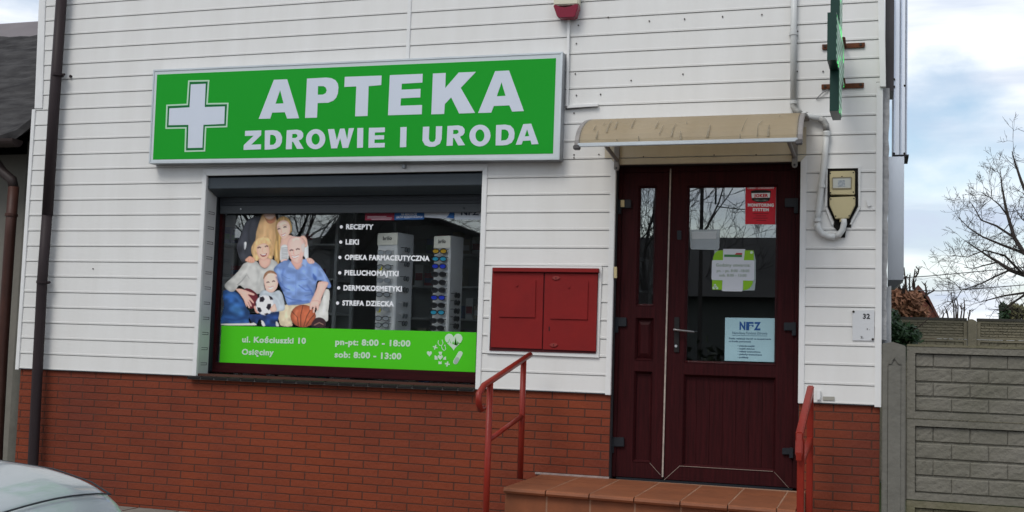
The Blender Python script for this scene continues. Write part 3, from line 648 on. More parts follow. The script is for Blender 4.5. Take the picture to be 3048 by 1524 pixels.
tp(MB(), [(2440, 354), (2452, 360), (2459, 372), (2460, 390)], rp * 1.02).build('elbow', CORR, CD, smooth=True)
tp(MB(), [(2460, 388), (2454, 470), (2444, 560), (2436, 630), (2433, 664)], rp).build('pipe', WPIPE, CD, smooth=True)
tp(MB(), [(2433, 664), (2436, 682), (2448, 697), (2468, 705), (2486, 705)], rp * 1.03).build('elbow', WPIPE, CD, smooth=True)
tp(MB(), [(2484, 705), (2498, 698), (2508, 684), (2512, 665), (2511, 652)], rp * .95).build('elbow', WPIPE, CD, smooth=True)
for c in [(2361.7, 100), (2446, 554), (2460, 400), (2433, 655), (2362, 305)]:
    a = at(*c, yq); mbx = MB().tube([a + Vector((0, 0, -0.012)), a + Vector((0, 0, 0.012))], rp * 1.22, 14)
    if c[1] in (100, 554): mbx.box(a.x - 0.03, a.x + 0.03, -0.02, -0.004, a.z - 0.01, a.z + 0.01)
    mbx.build('clamp', WPIPE, CD)

# ------------------------------------------------------------------ electric meter box
zm = Z8(400 / 1717.0, 2380, 460)
MBX = thing('meter_box', tuple(at(*zm(545, 830), 0)), 'beige electric meter box with a clear window set in a dark recess', 'meter box')
mb = MB(); poly(mb, zm, -0.0075, [(350, 180), (745, 175), (748, 660), (655, 835), (660, 935), (600, 930), (580, 1060), (530, 1060), (500, 985), (435, 930), (440, 850), (355, 665)], yd=0.006)
mb.build('recess', mat('recess_dark', (0.012, 0.011, 0.010), 0.9), MBX)
BOX = mat('aged_beige_plastic', (0.50, 0.44, 0.26), 0.45, noise=(6, 0.4), col2=(0.43, 0.37, 0.21))
mb = MB(); poly(mb, zm, -0.05, [(388, 505), (384, 225), (395, 213), (698, 207), (708, 218), (705, 505), (695, 515), (398, 512)], yd=0.045)
uc = mb.build('upper_cover', BOX, MBX, bevel=0.004)
mb = MB(); poly(mb, zm, -0.05, [(385, 650), (383, 555), (392, 545), (704, 534), (712, 544), (710, 645), (632, 805), (622, 812), (465, 820), (455, 812)], yd=0.045)
lc = mb.build('lower_cover', BOX, MBX, bevel=0.004)
mb = MB(); poly(mb, zm, -0.056, [(412, 300), (425, 288), (660, 282), (670, 292), (664, 425), (655, 436), (425, 440), (414, 428)], [(426, 308), (434, 300), (652, 294), (658, 302), (653, 418), (646, 425), (434, 428), (427, 420)], yd=0.006)
mb.build('window_frame', mat('beige_shadow_plastic', (0.25, 0.22, 0.14), 0.5), uc)
mb = MB(); poly(mb, zm, -0.0525, [(424, 300), (656, 294), (653, 428), (427, 430)], yd=0.002); mb.build('meter_window', mat('clouded_window', (0.44, 0.46, 0.43), 0.15), uc)
mb = MB(); poly(mb, zm, -0.0535, [(490, 330), (580, 326), (580, 410), (490, 412)], yd=0.001); mb.build('dial', mat('dial_grey', (0.22, 0.25, 0.27), 0.4, noise=(60, 0.9), col2=(0.42, 0.46, 0.48)), uc)
SCR = mat('dark_screw', (0.03, 0.025, 0.02), 0.6)
for par, cs in ((uc, [(392, 240), (687, 230), (396, 488), (688, 480), (541, 283)]), (lc, [(399, 568), (695, 562), (460, 787), (633, 782)])):
    for c in cs: a = at(*zm(*c), -0.05); MB().disc((a.x, a.z), 0.005, -0.0525, 0.004, 10).build('screw', SCR, par)
for c in ([(325, 670), (352, 660), (358, 185), (332, 175)], [(752, 660), (777, 655), (782, 145), (750, 172)], [(345, 178), (748, 172), (785, 142), (340, 160)], [(412, 900), (438, 890), (352, 668), (326, 680)], [(640, 890), (662, 892), (778, 672), (758, 662)]):
    mb = MB(); poly(mb, zm, -0.016, c, yd=0.008); mb.build('recess_trim', TRIM, MBX)
a = at(*zm(548, 840), -0.03); MB().tube([a + Vector((0, 0, -0.012)), a + Vector((0, 0, 0.012))], 0.02, 14).build('cable_gland', BOX, MBX)
o = MB(); poly(o, zm, -0.014, [(855, 575), (885, 590), (920, 650), (875, 668), (862, 640)], yd=0.006)
tag(o.build('plastic_chip', TRIM), 'broken white plastic chip stuck to the siding right of the meter box', 'fragment')

# ------------------------------------------------------------------ pharmacy cross sign, edge on
wall_pt = at(2512, 150, -0.10); near_pt = at(2489, 100, -0.95)
CX = thing('pharmacy_cross', tuple(at(2500, 350, -0.5)), 'green edge-on pharmacy LED cross standing out from the wall on rusty brackets', 'sign')
u = Vector((near_pt.x - wall_pt.x, near_pt.y - wall_pt.y, 0)).normalized(); vside = Vector((u.y, -u.x, 0))
if vside.x < 0: vside = -vside
zlow = at(2502, 346, -0.5).z; arm_b = at(2480, 178, -0.95).z; arm_t = at(2480, 36, -0.95).z
p0 = Vector((wall_pt.x, wall_pt.y, 0)); 
Lc = 0.85; ah = arm_t - arm_b; c_ = Lc / 2
a0, a1 = c_ - ah / 2, c_ + ah / 2
ztop = arm_t + (arm_b - zlow)
outl = [(0, arm_b), (a0, arm_b), (a0, zlow), (a1, zlow), (a1, arm_b), (Lc, arm_b), (Lc, arm_t), (a1, arm_t), (a1, ztop), (a0, ztop), (a0, arm_t), (0, arm_t)]
def extr(mbx, ol, off, th):
    tri = tessellate_polygon([[Vector((a, b, 0)) for a, b in ol]]); n = len(ol)
    A = [p0 + u * a + Vector((0, 0, b)) + vside * off for a, b in ol]; B = [p - vside * th for p in A]
    return mbx.add(A + B, [t for t in tri] + [tuple(i + n for i in reversed(t)) for t in tri] + [(i, (i + 1) % n, (i + 1) % n + n, i + n) for i in range(n)])
extr(MB(), outl, 0.0, 0.055).build('cross_housing', mat('dark_green_housing', (0.012, 0.045, 0.035), 0.35), CX, bevel=0.003)
M = mat('led_face', (0.02, 0.16, 0.075), 0.35)
t = M.node_tree; b = t.nodes['Principled BSDF']; tcx = t.nodes.new("ShaderNodeTexCoord"); vo = t.nodes.new("ShaderNodeTexVoronoi"); vo.inputs['Scale'].default_value = 20; vo.inputs['Randomness'].default_value = 0.15
t.links.new(tcx.outputs['Object'], vo.inputs['Vector']); rp_ = t.nodes.new("ShaderNodeValToRGB")
rp_.color_ramp.elements[0].position = 0.30; rp_.color_ramp.elements[0].color = (0.55, 0.85, 0.66, 1); rp_.color_ramp.elements[1].position = 0.46; rp_.color_ramp.elements[1].color = (0.012, 0.14, 0.06, 1)
t.links.new(vo.outputs['Distance'], rp_.inputs[0]); t.links.new(rp_.outputs[0], b.inputs['Base Color'])
nz = t.nodes.new("ShaderNodeTexNoise"); nz.inputs['Scale'].default_value = 6; t.links.new(tcx.outputs['Object'], nz.inputs['Vector'])
mr = t.nodes.new("ShaderNodeMapRange"); mr.inputs[1].default_value = 0.58; mr.inputs[2].default_value = 0.62; mr.inputs[4].default_value = 0.9; t.links.new(nz.outputs['Fac'], mr.inputs[0])
b.inputs['Emission Color'].default_value = (0.02, 0.9, 0.12, 1); t.links.new(mr.outputs[0], b.inputs['Emission Strength'])
ins = 0.012
ol2 = [(ins, arm_b + ins), (a0 + ins, arm_b + ins), (a0 + ins, zlow + ins), (a1 - ins, zlow + ins), (a1 - ins, arm_b + ins), (Lc - ins, arm_b + ins), (Lc - ins, arm_t - ins), (a1 - ins, arm_t - ins), (a1 - ins, ztop - ins), (a0 + ins, ztop - ins), (a0 + ins, arm_t - ins), (ins, arm_t - ins)]
extr(MB(), ol2, 0.004, 0.006).build('led_face', M, CX)
RUST = mat('rusty_steel', (0.13, 0.045, 0.02), 0.85, noise=(12, 0.8), col2=(0.045, 0.02, 0.014), bump=(40, 0.4))
for qd in ([(2447, 148), (2574, 141), (2575, 126), (2447, 132)], [(2445, 266), (2571, 261), (2572, 246), (2445, 251)]):
    brk = MB().hexa(pq(qd, -0.016), (0, 0.01, 0)).build('wall_bracket', RUST, CX, bevel=0.002)
    zmid = at(2510, sum(p[1] for p in qd) / 4, 0).z
    MB().tube([(wall_pt.x, -0.012, zmid), (wall_pt.x + 0.0, -0.2, zmid)], 0.013, 8).build('arm_pin', RUST, brk)
    for px in (2456, 2562):
        a = at(px, sum(p[1] for p in qd) / 4 - (px - 2510) * 0.05, 0); MB().disc((a.x, a.z), 0.009, -0.022, 0.007, 8).build('bolt', SCR, brk)
tag(MB().tube([at(2464, 267, -0.015), at(2448, 276, -0.02), at(2438, 286, -0.02), at(2430, 295, -0.006)], 0.004, 6).build('cable', mat('grey_cable', (0.25, 0.25, 0.25), 0.5)), 'short grey cable hanging from the lower rusty bracket into the siding', 'cable')

# ------------------------------------------------------------------ house number plate, bell, small label
zh = Z8(748 / 1633.0, 2300, 460)
NP = thing('number_plate', tuple(at(*zh(590, 1208), 0)), 'white plate with the number 32 screwed near the right corner', 'plate')
mb = MB(); poly(mb, zh, -0.010, [(518, 1208), (658, 1210), (661, 1010), (518, 1014)], yd=0.004); mb.build('plate', mat('white_enamel', (0.60, 0.615, 0.63), 0.35), NP)
BLK = mat('black_print', (0.02, 0.02, 0.025), 0.6); GRP = mat('grey_print', (0.30, 0.31, 0.32), 0.6)
mb = MB(); text(mb, "32", (586, 1067), (632, 1068), 33, -0.0115, 0.03, zh); mb.build('number', BLK, NP)
mb = MB(); text(mb, "1.", (612, 1140), (632, 1140), 12, -0.0115, 0.02, zh); text(mb, "2.", (570, 1194), (592, 1194), 14, -0.0115, 0.03, zh); mb.build('small_print', mat('dark_print', (0.10, 0.10, 0.10), 0.6), NP)
for c in ((525, 1021), (650, 1200)): a = at(*zh(*c), 0); MB().disc((a.x, a.z), 0.008, -0.014, 0.005, 10).build('screw', SCR, NP)
zr = Z8(s3, 2286, 1016)
o = MB().hexa(pq([(366, 443), (396, 443), (398, 365), (368, 365)], -0.028, zr), (0, 0.018, 0)).build('door_bell', TRIM, bevel=0.004); tag(o, 'slim white door bell button above the right handrail', 'bell')
o = MB().hexa(pq([(415, 445), (502, 447), (502, 418), (415, 416)], -0.010, zr), (0, 0.004, 0)).build('vent_cover', mat('grey_label', (0.33, 0.32, 0.28), 0.5)); tag(o, 'small grey rectangular cover low on the siding right of the bell', 'cover')

# ------------------------------------------------------------------ brown downpipe on the left
DP = thing('downpipe', (-4.63, -0.07, GZ), 'dark brown rain downpipe on the left end of the white siding', 'downpipe')
def dpt(px, py): return at(px, py, -0.075)
MB().tube([dpt(187, -60), dpt(160, 330), dpt(141, 640)], 0.047, 16).build('pipe', BROWNP, DP, smooth=True)
MB().tube([dpt(141, 630), dpt(126, 830), dpt(112, 1095), dpt(98, 1383), dpt(90, 1500)], 0.044, 16).build('pipe', BROWNP, DP, smooth=True)
for c in ((171.5, 223), (127, 840)):
    a = dpt(*c); o = MB().tube([a + Vector((0, 0, -0.012)), a + Vector((0, 0, 0.012))], 0.053, 16).build('clamp', BROWNP, DP)
    MB().tube([a + Vector((0.05, 0.0, 0)), a + Vector((0.075, 0.0, 0))], 0.012, 8).build('clamp_screw', BROWNP, o)
    a2 = dpt(c[0] + 1, c[1] - 40)
a = at(213, 228, 0); tag(MB().disc((a.x, a.z), 0.012, -0.02, 0.018, 10).build('wall_plug', BROWNP), 'dark wall plug in the siding right of the upper downpipe clamp', 'plug')

# ------------------------------------------------------------------ entrance steps
ST = thing('entrance_steps', (0.8, -0.6, GZ), 'terracotta tiled entrance steps in front of the mahogany door', 'steps')
zs = 0.481
def fy(x): return -0.90 - 0.10 * (x + 0.1) / 1.8
xl, xr = -0.085, 1.84
MB().add([(xl + .01, 0.015, GZ), (xr, 0.015, GZ), (xr, fy(xr) + 0.0232, GZ), (xl + .01, fy(xl) + 0.0232, GZ), (xl + .01, 0.015, zs - .0016), (xr, 0.015, zs - .0016), (xr, fy(xr) + 0.0232, zs - .0016), (xl + .01, fy(xl) + 0.0232, zs - .0016)],
         [(0, 3, 2, 1), (4, 5, 6, 7), (0, 1, 5, 4), (1, 2, 6, 5), (2, 3, 7, 6), (3, 0, 4, 7)]).build('step_core', GROUT, ST)
nt_ = 7; tw = 0.302
for i in range(nt_):
    xa_, xb_ = xl + i * tw + 0.004, min(xl + (i + 1) * tw - 0.004, xr)
    if xb_ - xa_ < 0.03: continue
    # nosing tile with rounded lip
    pr = [(0.30, -0.015), (0.012, -0.015), (0.012, -0.034), (0.004, -0.040), (-0.012, -0.036), (-0.020, -0.022), (-0.016, -0.008), (-0.004, -0.001), (0.012, 0.0), (0.30, 0.0)]
    n = len(pr); vs = [(xa_, fy(xa_) + y, zs + z) for y, z in pr] + [(xb_, fy(xb_) + y, zs + z) for y, z in pr]
    MB().add(vs, [tuple(range(n))[::-1], tuple(range(n, 2 * n))] + [(k, (k + 1) % n, (k + 1) % n + n, k + n) for k in range(n)]).build('nosing_tile', TERRA, ST)
    for (ya, yb) in ((0.306, 0.602), (0.608, 0.93)):
        y1a, y1b = min(fy(xa_) + yb, 0.012), min(fy(xb_) + yb, 0.012)
        MB().add([(xa_, fy(xa_) + ya, zs - .015), (xb_, fy(xb_) + ya, zs - .015), (xb_, y1b, zs - .015), (xa_, y1a, zs - .015), (xa_, fy(xa_) + ya, zs), (xb_, fy(xb_) + ya, zs), (xb_, y1b, zs), (xa_, y1a, zs)],
                 [(0, 3, 2, 1), (4, 5, 6, 7), (0, 1, 5, 4), (1, 2, 6, 5), (2, 3, 7, 6), (3, 0, 4, 7)]).build('tread_tile', TERRA, ST, bevel=0.002)
    MB().hexa([(xa_, fy(xa_) + 0.022, zs - 0.34), (xb_, fy(xb_) + 0.022, zs - 0.34), (xb_, fy(xb_) + 0.022, zs - 0.018), (xa_, fy(xa_) + 0.022, zs - 0.018)], (0, 0.012, 0)).build('riser_tile', TERRA, ST, bevel=0.002)
for k, (d0, zz) in enumerate(((0.30, 0.31), (0.60, 0.14))):
    MB().add([(xl, fy(xl) + 0.02, GZ), (xr, fy(xr) + 0.02, GZ), (xr, fy(xr) - d0, GZ), (xl, fy(xl) - d0, GZ), (xl, fy(xl) + 0.02, zz), (xr, fy(xr) + 0.02, zz), (xr, fy(xr) - d0, zz), (xl, fy(xl) - d0, zz)],
             [(0, 3, 2, 1), (4, 5, 6, 7), (0, 1, 5, 4), (1, 2, 6, 5), (2, 3, 7, 6), (3, 0, 4, 7)]).build('lower_step', TERRA, ST, bevel=0.01)
MB().box(-0.13, DX0, -0.002, 0.0155, zs - 0.002, zs + 0.012).build('mortar_line', mat('pale_mortar', (0.36, 0.29, 0.27), 0.9, noise=(30, 0.7)), ST)

# ------------------------------------------------------------------ handrails
def rail(label, pA, pB, posts, curl, mids, square):
    r_ = thing('handrail', (posts[0][0], posts[0][1], posts[0][2]), label, 'handrail')
    rr = 0.021
    if not square:
        d = (pB - pA).normalized(); c = [pA, pA + (pB - pA) * 0.5, pB]
        e = pB + d * 0.03
        for t in (0.25, 0.5, 0.75, 1.0): a_ = math.radians(20 + 190 * t); c.append(e + Vector((0, -0.07 * math.sin(a_), -0.075 + 0.075 * math.cos(a_))))
        MB().tube(c, rr, 14).build('top_rail', REDRAIL, r_, smooth=True)
    else:
        h = Vector((0, 0, 0.026)); wx = Vector((0.022, 0, 0))
        MB().hexa([pA - wx - h, pA + wx - h, pA + wx + h, pA - wx + h], pB - pA).build('top_rail', REDRAIL, r_, bevel=0.006)
        MB().hexa([pB - wx - h, pB + wx - h, pB + wx + h, pB - wx + h], (0, -0.03, -0.12)).build('rail_end', REDRAIL, r_, bevel=0.006)
    for (x, y, z0, z1) in posts:
        if square: MB().box(x - 0.021, x + 0.021, y - 0.021, y + 0.021, z0, z1).build('post', REDRAIL, r_, bevel=0.004)
        else: MB().tube([(x, y, z0), (x, y, z1)], 0.0215, 14).build('post', REDRAIL, r_, smooth=True)
    for a_, b_ in mids:
        if square: MB().hexa([a_ + Vector((-.018, 0, -.018)), a_ + Vector((.018, 0, -.018)), a_ + Vector((.018, 0, .018)), a_ + Vector((-.018, 0, .018))], b_ - a_).build('middle_rail', REDRAIL, r_, bevel=0.004)
        else: MB().tube([a_, b_], 0.017, 12).build('middle_rail', REDRAIL, r_, smooth=True)
    return r_
XR_ = -0.135
tA = atx(1578, 1056, XR_); tB = atx(1440, 1148, XR_)
p2y = atx(1548, 1428, XR_).y; p1 = atx(1452, 1350, XR_)
mA = atx(1556, 1238, XR_); mB_ = atx(1468, 1308, XR_)
def zon(y): return tA.z + (tB.z - tA.z) * (y - tA.y) / (tB.y - tA.y)
rail('red tubular handrail with a curled end on the left side of the steps', tA, tB, [(XR_, p2y, zs, zon(p2y) - .01), (XR_, p1.y, GZ, zon(p1.y) - .01)], True, [(Vector((XR_, p2y, mA.z)), Vector((XR_, p1.y, mB_.z)))], False)
XQ = 1.878
qA = at(2411, 1158, -0.28); qA.x = XQ + 0.008; qB = at(2379, 1300, -1.15); qB.x = at(2379, 1300, -1.15).x
pa = at(2411, 1300, -0.30); pb = at(2383, 1420, -1.12)
rail('red square-section handrail on the right side of the steps', qA, qB, [(pa.x, -0.30, GZ, qA.z - 0.02), (pb.x, -1.12, GZ, qB.z - .01)], False, [(Vector((pa.x, -0.30, at(2408, 1308, -.3).z)), Vector((pb.x, -1.12, at(2380, 1385, -1.12).z)))], True)

# ------------------------------------------------------------------ window decals
zw = Z8(900 / 1730.0, 570, 490)
yg = 0.2335
WINGREY = 'on the shop window'
BN = thing('window_banner', tuple(at(*zw(900, 1160), yg)), 'lime green vinyl banner with address and opening hours along the foot of the shop window', 'banner')
mb = MB(); poly(mb, zw, yg, [(160, 1132), (1624, 1188), (1631, 960), (172, 921)], yd=0.001); mb.build('banner_film', BANNER, BN)
yt = yg - 0.0015
def wtext(parent, s_, a, b, cap, bold=0.04, m=VINYLP, nm='lettering', f=zw, y=yt):
    mbx = MB(); text(mbx, s_, a, b, cap, y, bold, f, 0.001); return mbx.build(nm, m, parent)
wtext(BN, "ul. Kościuszki 10", (289, 1017), (654, 1026), 34)
wtext(BN, "Osięciny", (287, 1088), (470, 1092), 34)
wtext(BN, "pn-pt: 8:00 - 18:00", (822, 1032), (1252, 1042), 36)
wtext(BN, "sob: 8:00 - 13:00", (818, 1104), (1200, 1115), 36)
zi = Z8(460 / 1097.0, 980, 600)
def heart(cx, cy, w, h, n=26):
    o = []
    for i in range(n):
        t = 2 * math.pi * i / n; x = 16 * math.sin(t) ** 3; y = 13 * math.cos(t) - 5 * math.cos(2 * t) - 2 * math.cos(3 * t) - math.cos(4 * t)
        o.append((cx + x / 32 * w, cy - (y + 2.5) / 29 * h))
    return o
def icon(*loops, m=VINYLP, y=yt, nm='icon', par=None):
    mbx = MB(); poly(mbx, zi, y, *loops, yd=0.001); return mbx.build(nm, m, par or BN)
icon(heart(883, 998, 126, 122)); icon(heart(711, 1082, 36, 40)); 
def stroke(pts, w):
    l, r_ = [], []
    for i, p in enumerate(pts):
        a = np.array(pts[max(i - 1, 0)], float); b = np.array(pts[min(i + 1, len(pts) - 1)], float); d = (b - a) / np.linalg.norm(b - a); n_ = np.array([-d[1], d[0]]) * w / 2
        l.append(tuple(np.array(p) + n_)); r_.append(tuple(np.array(p) - n_))
    return l + r_[::-1]
icon(stroke([(832, 1000), (845, 1000), (852, 975), (862, 1005), (872, 1008), (880, 990), (888, 1015), (897, 965), (906, 1020), (912, 990), (918, 1005), (938, 1005)], 4), m=BANNER, y=yt - 0.0013, nm='pulse_line')
def plus(cx, cy, s_, w, rot):
    b = [(-w, -s_), (w, -s_), (w, -w), (s_, -w), (s_, w), (w, w), (w, s_), (-w, s_), (-w, w), (-s_, w), (-s_, -w), (-w, -w)]
    return [(cx + x * math.cos(rot) - y * math.sin(rot), cy + x * math.sin(rot) + y * math.cos(rot)) for x, y in b]
icon(plus(752, 1034, 17, 4, 0.3)); icon(plus(838, 1153, 18, 5, 0.2))
for q_ in ([(775, 1066), (803, 1066), (797, 1088), (783, 1088)], [(775, 1154), (798, 1154), (798, 1133), (787, 1138), (776, 1132)], [(747, 1094), (752, 1090), (768, 1104), (770, 1122), (748, 1122)], [(829, 1098), (812, 1108), (808, 1122), (829, 1124)]): icon(q_)
icon(heart(788, 1108, 38, 36))
pill = lambda x0, y0, x1, y1, w: stroke([(x0, y0), ((x0 + x1) / 2, (y0 + y1) / 2), (x1, y1)], w)
def capsule(x0, y0, x1, y1, w, n=8):
    a = math.atan2(y1 - y0, x1 - x0); o = []
    for i in range(n + 1): t = a - math.pi / 2 + math.pi * i / n; o.append((x1 + w * math.cos(t), y1 + w * math.sin(t)))
    for i in range(n + 1): t = a + math.pi / 2 + math.pi * i / n; o.append((x0 + w * math.cos(t), y0 + w * math.sin(t)))
    return o
icon(capsule(896, 1138, 930, 1078, 17)); icon(capsule(896, 1138, 908, 1117, 13), m=VINYLPG, y=yt - 0.0013, nm='pill_half')
icon(stroke([(775, 985), (772, 1005), (782, 1020), (798, 1022), (808, 1005), (800, 980)], 5)); icon(stroke([(795, 1022), (802, 1045), (815, 1058), (827, 1048), (822, 1022)], 5)); icon(ell(821, 1022, 6, 6, 12))
# service list
SERV = [("RECEPTY", (884, 370), (1040, 372), 30), ("LEKI", (881, 457), (957, 458), 30), ("OPIEKA FARMACEUTYCZNA", (876, 545), (1362, 552), 30), ("PIELUCHOMAJTKI", (875, 633), (1184, 639), 30), ("DERMOKOSMETYKI", (869, 720), (1203, 727), 31), ("STREFA DZIECKA", (862, 806), (1157, 812), 30)]
for s_, a, b, c in SERV:
    o_ = thing('window_lettering', tuple(at(*zw(*a), yg)), 'white vinyl lettering %s with its bullet on the shop window' % s_, 'lettering', 'service list lettering on the shop window')
    wtext(o_, s_, a, b, c, 0.04, VINYLW, 'lettering', zw, yg)
    bx = (a[0] - 27, a[1] - c / 2 + 1); mb = MB(); poly(mb, zw, yg, ell(bx[0], bx[1], 9, 9.5, 16), yd=0.001); mb.build('bullet', VINYLW, o_)

# ------------------------------------------------------------------ family print: a printed picture painted cell by cell
zf = Z8(380 / 1224.0, 640, 600)
CELL = 5.0; nx, ny = int(1070 / CELL) + 1, int(1100 / CELL) + 1
gx_, gy_ = np.meshgrid(55 + np.arange(nx) * CELL, 112 + np.arange(ny) * CELL)
IMG = np.zeros((ny, nx, 3)); ALP = np.zeros((ny, nx))
rn = np.random.RandomState(3)
def lowfreq(sx, sy):
    g_ = rn.rand(int(ny / sy) + 3, int(nx / sx) + 3); yi = np.arange(ny) / sy; xi = np.arange(nx) / sx
    y0 = yi.astype(int); x0 = xi.astype(int); fy_ = (yi - y0)[:, None]; fx_ = (xi - x0)[None]
    fy_ = fy_ * fy_ * (3 - 2 * fy_); fx_ = fx_ * fx_ * (3 - 2 * fx_)
    A = g_[y0][:, x0]; B = g_[y0][:, x0 + 1]; C = g_[y0 + 1][:, x0]; D_ = g_[y0 + 1][:, x0 + 1]
    return (A * (1 - fx_) + B * fx_) * (1 - fy_) + (C * (1 - fx_) + D_ * fx_) * fy_
def sdist(pts):
    P = np.array(pts, float); n = len(P); d2 = np.full(gx_.shape, 1e18); ins_ = np.zeros(gx_.shape, bool)
    for i in range(n):
        a, b = P[i], P[(i + 1) % n]; e = b - a; t = np.clip(((gx_ - a[0]) * e[0] + (gy_ - a[1]) * e[1]) / (e @ e + 1e-9), 0, 1)
        d2 = np.minimum(d2, (gx_ - a[0] - t * e[0]) ** 2 + (gy_ - a[1] - t * e[1]) ** 2)
        c = ((a[1] <= gy_) != (b[1] <= gy_)); xc = a[0] + (gy_ - a[1]) * e[0] / (e[1] if abs(e[1]) > 1e-9 else 1e-9); ins_ ^= c & (gx_ < xc)
    d = np.sqrt(d2); return np.where(ins_, d, -d)
def paint(pts, c, rim=0.25, rimw=14, tex=0.0, ts=(6, 6), sm=True, grad=None, op=1.0, soft=4.0):
    """filled shape of the print: colour c (sRGB), darker towards its outline, woven texture"""
    d = sdist(smooth_loop(pts, 4) if sm else pts); m_ = np.clip(d / soft + 0.5, 0, 1) * op
    sh = 1 - 0.65 * rim * np.exp(-np.maximum(d, 0) / rimw)
    if tex: sh = sh * (1 + tex * (lowfreq(*ts) - 0.5) * 2)
    if grad: sh = sh * (1 + grad[0] * (gx_ - gx_.mean()) / 500 + grad[1] * (gy_ - gy_.mean()) / 500)
    col = np.clip(np.array(c, float)[None, None] * sh[..., None], 0, 255)
    IMG[:] = IMG * (1 - m_[..., None]) + col * m_[..., None]; ALP[:] = np.maximum(ALP, m_ / max(op, 1e-6) if op == 1 else ALP)
def line(pts, w, c, op=0.8): paint(stroke(pts, w), c, 0, sm=False, op=op, soft=4)
SK = (220, 178, 162)
# man at the back: jacket, tan shirt, chin
paint([(425, 135), (330, 165), (285, 215), (250, 300), (225, 370), (205, 425), (212, 480), (235, 545), (270, 588), (305, 565), (345, 520), (420, 440), (440, 300), (440, 150)], (50, 52, 60), 0.3, 14, 0.28, (9, 14))
paint([(278, 395), (300, 388), (299, 430), (286, 462), (278, 440)], (215, 218, 220), 0.1)
paint([(575, 300), (620, 260), (640, 380), (600, 480), (560, 440)], (52, 52, 58), 0.2)
paint([(452, 126), (492, 112), (565, 112), (590, 165), (592, 260), (588, 400), (560, 520), (530, 560), (400, 430), (392, 330), (405, 260), (430, 180)], (196, 156, 108), 0.2, 22, 0.10, (5, 12))
paint([(468, 112), (572, 112), (574, 135), (552, 160), (520, 168), (488, 152)], (212, 180, 166), 0.2)
paint([(468, 130), (486, 160), (520, 176), (556, 165), (584, 140), (572, 190), (535, 212), (498, 196)], (176, 112, 80), 0.2, 8)
# young woman
paint([(600, 168), (645, 140), (695, 152), (727, 195), (737, 245), (728, 300), (640, 370), (634, 440), (630, 520), (612, 595), (575, 570), (562, 500), (570, 420), (582, 340), (580, 250)], (186, 148, 88), 0.25, 12, 0.25, (2, 16))
paint([(720, 335), (790, 336), (840, 350), (890, 400), (897, 480), (895, 545), (868, 565), (850, 520), (740, 420)], (205, 210, 212), 0.2, 14, 0.08)
paint([(640, 350), (715, 318), (745, 350), (700, 440), (625, 440), (630, 390)], (211, 170, 152), 0.25)
paint([(632, 432), (695, 425), (705, 560), (628, 580)], (205, 206, 206), 0.15)
for k in range(10): line([(636, 446 + k * 13), (665, 444 + k * 13), (697, 443 + k * 13)], 5, (92, 96, 104), 0.8)
paint([(592, 235), (608, 200), (650, 178), (692, 188), (714, 218), (722, 262), (712, 310), (690, 346), (660, 362), (632, 340), (610, 300), (597, 268)], (226, 186, 168), 0.22, 14)
line([(600, 268), (612, 258), (626, 262)], 12, (48, 34, 32)); line([(657, 250), (670, 240), (685, 246)], 12, (48, 34, 32))
line([(594, 248), (610, 240), (628, 246)], 4, (140, 100, 76), 0.7); line([(650, 232), (670, 222), (690, 230)], 4, (140, 100, 76), 0.7)
line([(638, 262), (634, 290), (644, 298)], 5, (186, 132, 112), 0.6)
paint([(634, 316), (655, 318), (676, 302), (668, 326), (652, 334)], (238, 232, 228), 0.3, 4); line([(632, 314), (652, 317), (678, 300)], 5, (168, 78, 78)); line([(636, 322), (653, 337), (672, 324)], 5, (176, 90, 84), 0.7)
paint([(818, 335), (850, 324), (880, 355), (890, 400), (880, 432), (850, 438), (858, 398), (835, 365)], (214, 170, 152), 0.3, 7)
line([(838, 350), (862, 380), (866, 410)], 4, (150, 104, 88), 0.6)
# older woman
paint([(75, 860), (130, 845), (210, 870), (262, 930), (305, 1020), (335, 1060), (325, 1125), (310, 1182), (60, 1178), (66, 1080), (84, 985), (74, 930)], (34, 78, 136), 0.35, 14, 0.35, (10, 8))
paint([(150, 1000), (215, 985), (270, 1040), (250, 1090), (170, 1060)], (62, 128, 190), 0.0, op=0.55, soft=40)
paint([(285, 588), (335, 570), (400, 572), (440, 622), (480, 642), (515, 615), (540, 552), (592, 580), (606, 625), (570, 690), (500, 720), (470, 790), (480, 855), (430, 885), (380, 882), (290, 842), (235, 805), (195, 852), (150, 865), (98, 830), (94, 790), (150, 738), (220, 668), (252, 620)], (182, 182, 178), 0.28, 18, 0.10, (8, 8))
line([(300, 705), (262, 755), (215, 800)], 10, (120, 122, 122), 0.6); line([(300, 690), (330, 740)], 8, (140, 140, 138), 0.5)
paint([(346, 470), (362, 410), (400, 360), (450, 333), (512, 345), (547, 390), (553, 450), (548, 520), (532, 556), (508, 540), (470, 545), (430, 548), (404, 572), (370, 548)], (210, 170, 118), 0.25, 10, 0.16, (3, 7))
paint([(425, 550), (525, 545), (528, 600), (482, 640), (432, 612)], (218, 170, 152), 0.3)
paint([(398, 450), (420, 415), (470, 400), (505, 415), (520, 455), (519, 500), (500, 540), (470, 564), (436, 550), (410, 512)], (228, 178, 156), 0.25, 14)
line([(408, 446), (424, 437), (440, 442)], 13, (52, 36, 34)); line([(478, 434), (492, 424), (508, 430)], 13, (52, 36, 34)); line([(460, 440), (452, 478), (466, 486)], 5, (190, 132, 112), 0.6)
paint([(434, 506), (465, 505), (498, 494), (488, 520), (465, 530), (446, 524)], (150, 60, 58), 0.2, 5); paint([(442, 507), (465, 506), (490, 500), (480, 512), (455, 515)], (238, 232, 226), 0.0)
paint([(288, 566), (305, 540), (335, 522), (365, 535), (382, 560), (378, 582), (340, 588)], (222, 160, 134), 0.3, 8)
for k in range(3): line([(318 + k * 18, 548 - k * 2), (324 + k * 17, 578)], 4, (160, 100, 80), 0.55)
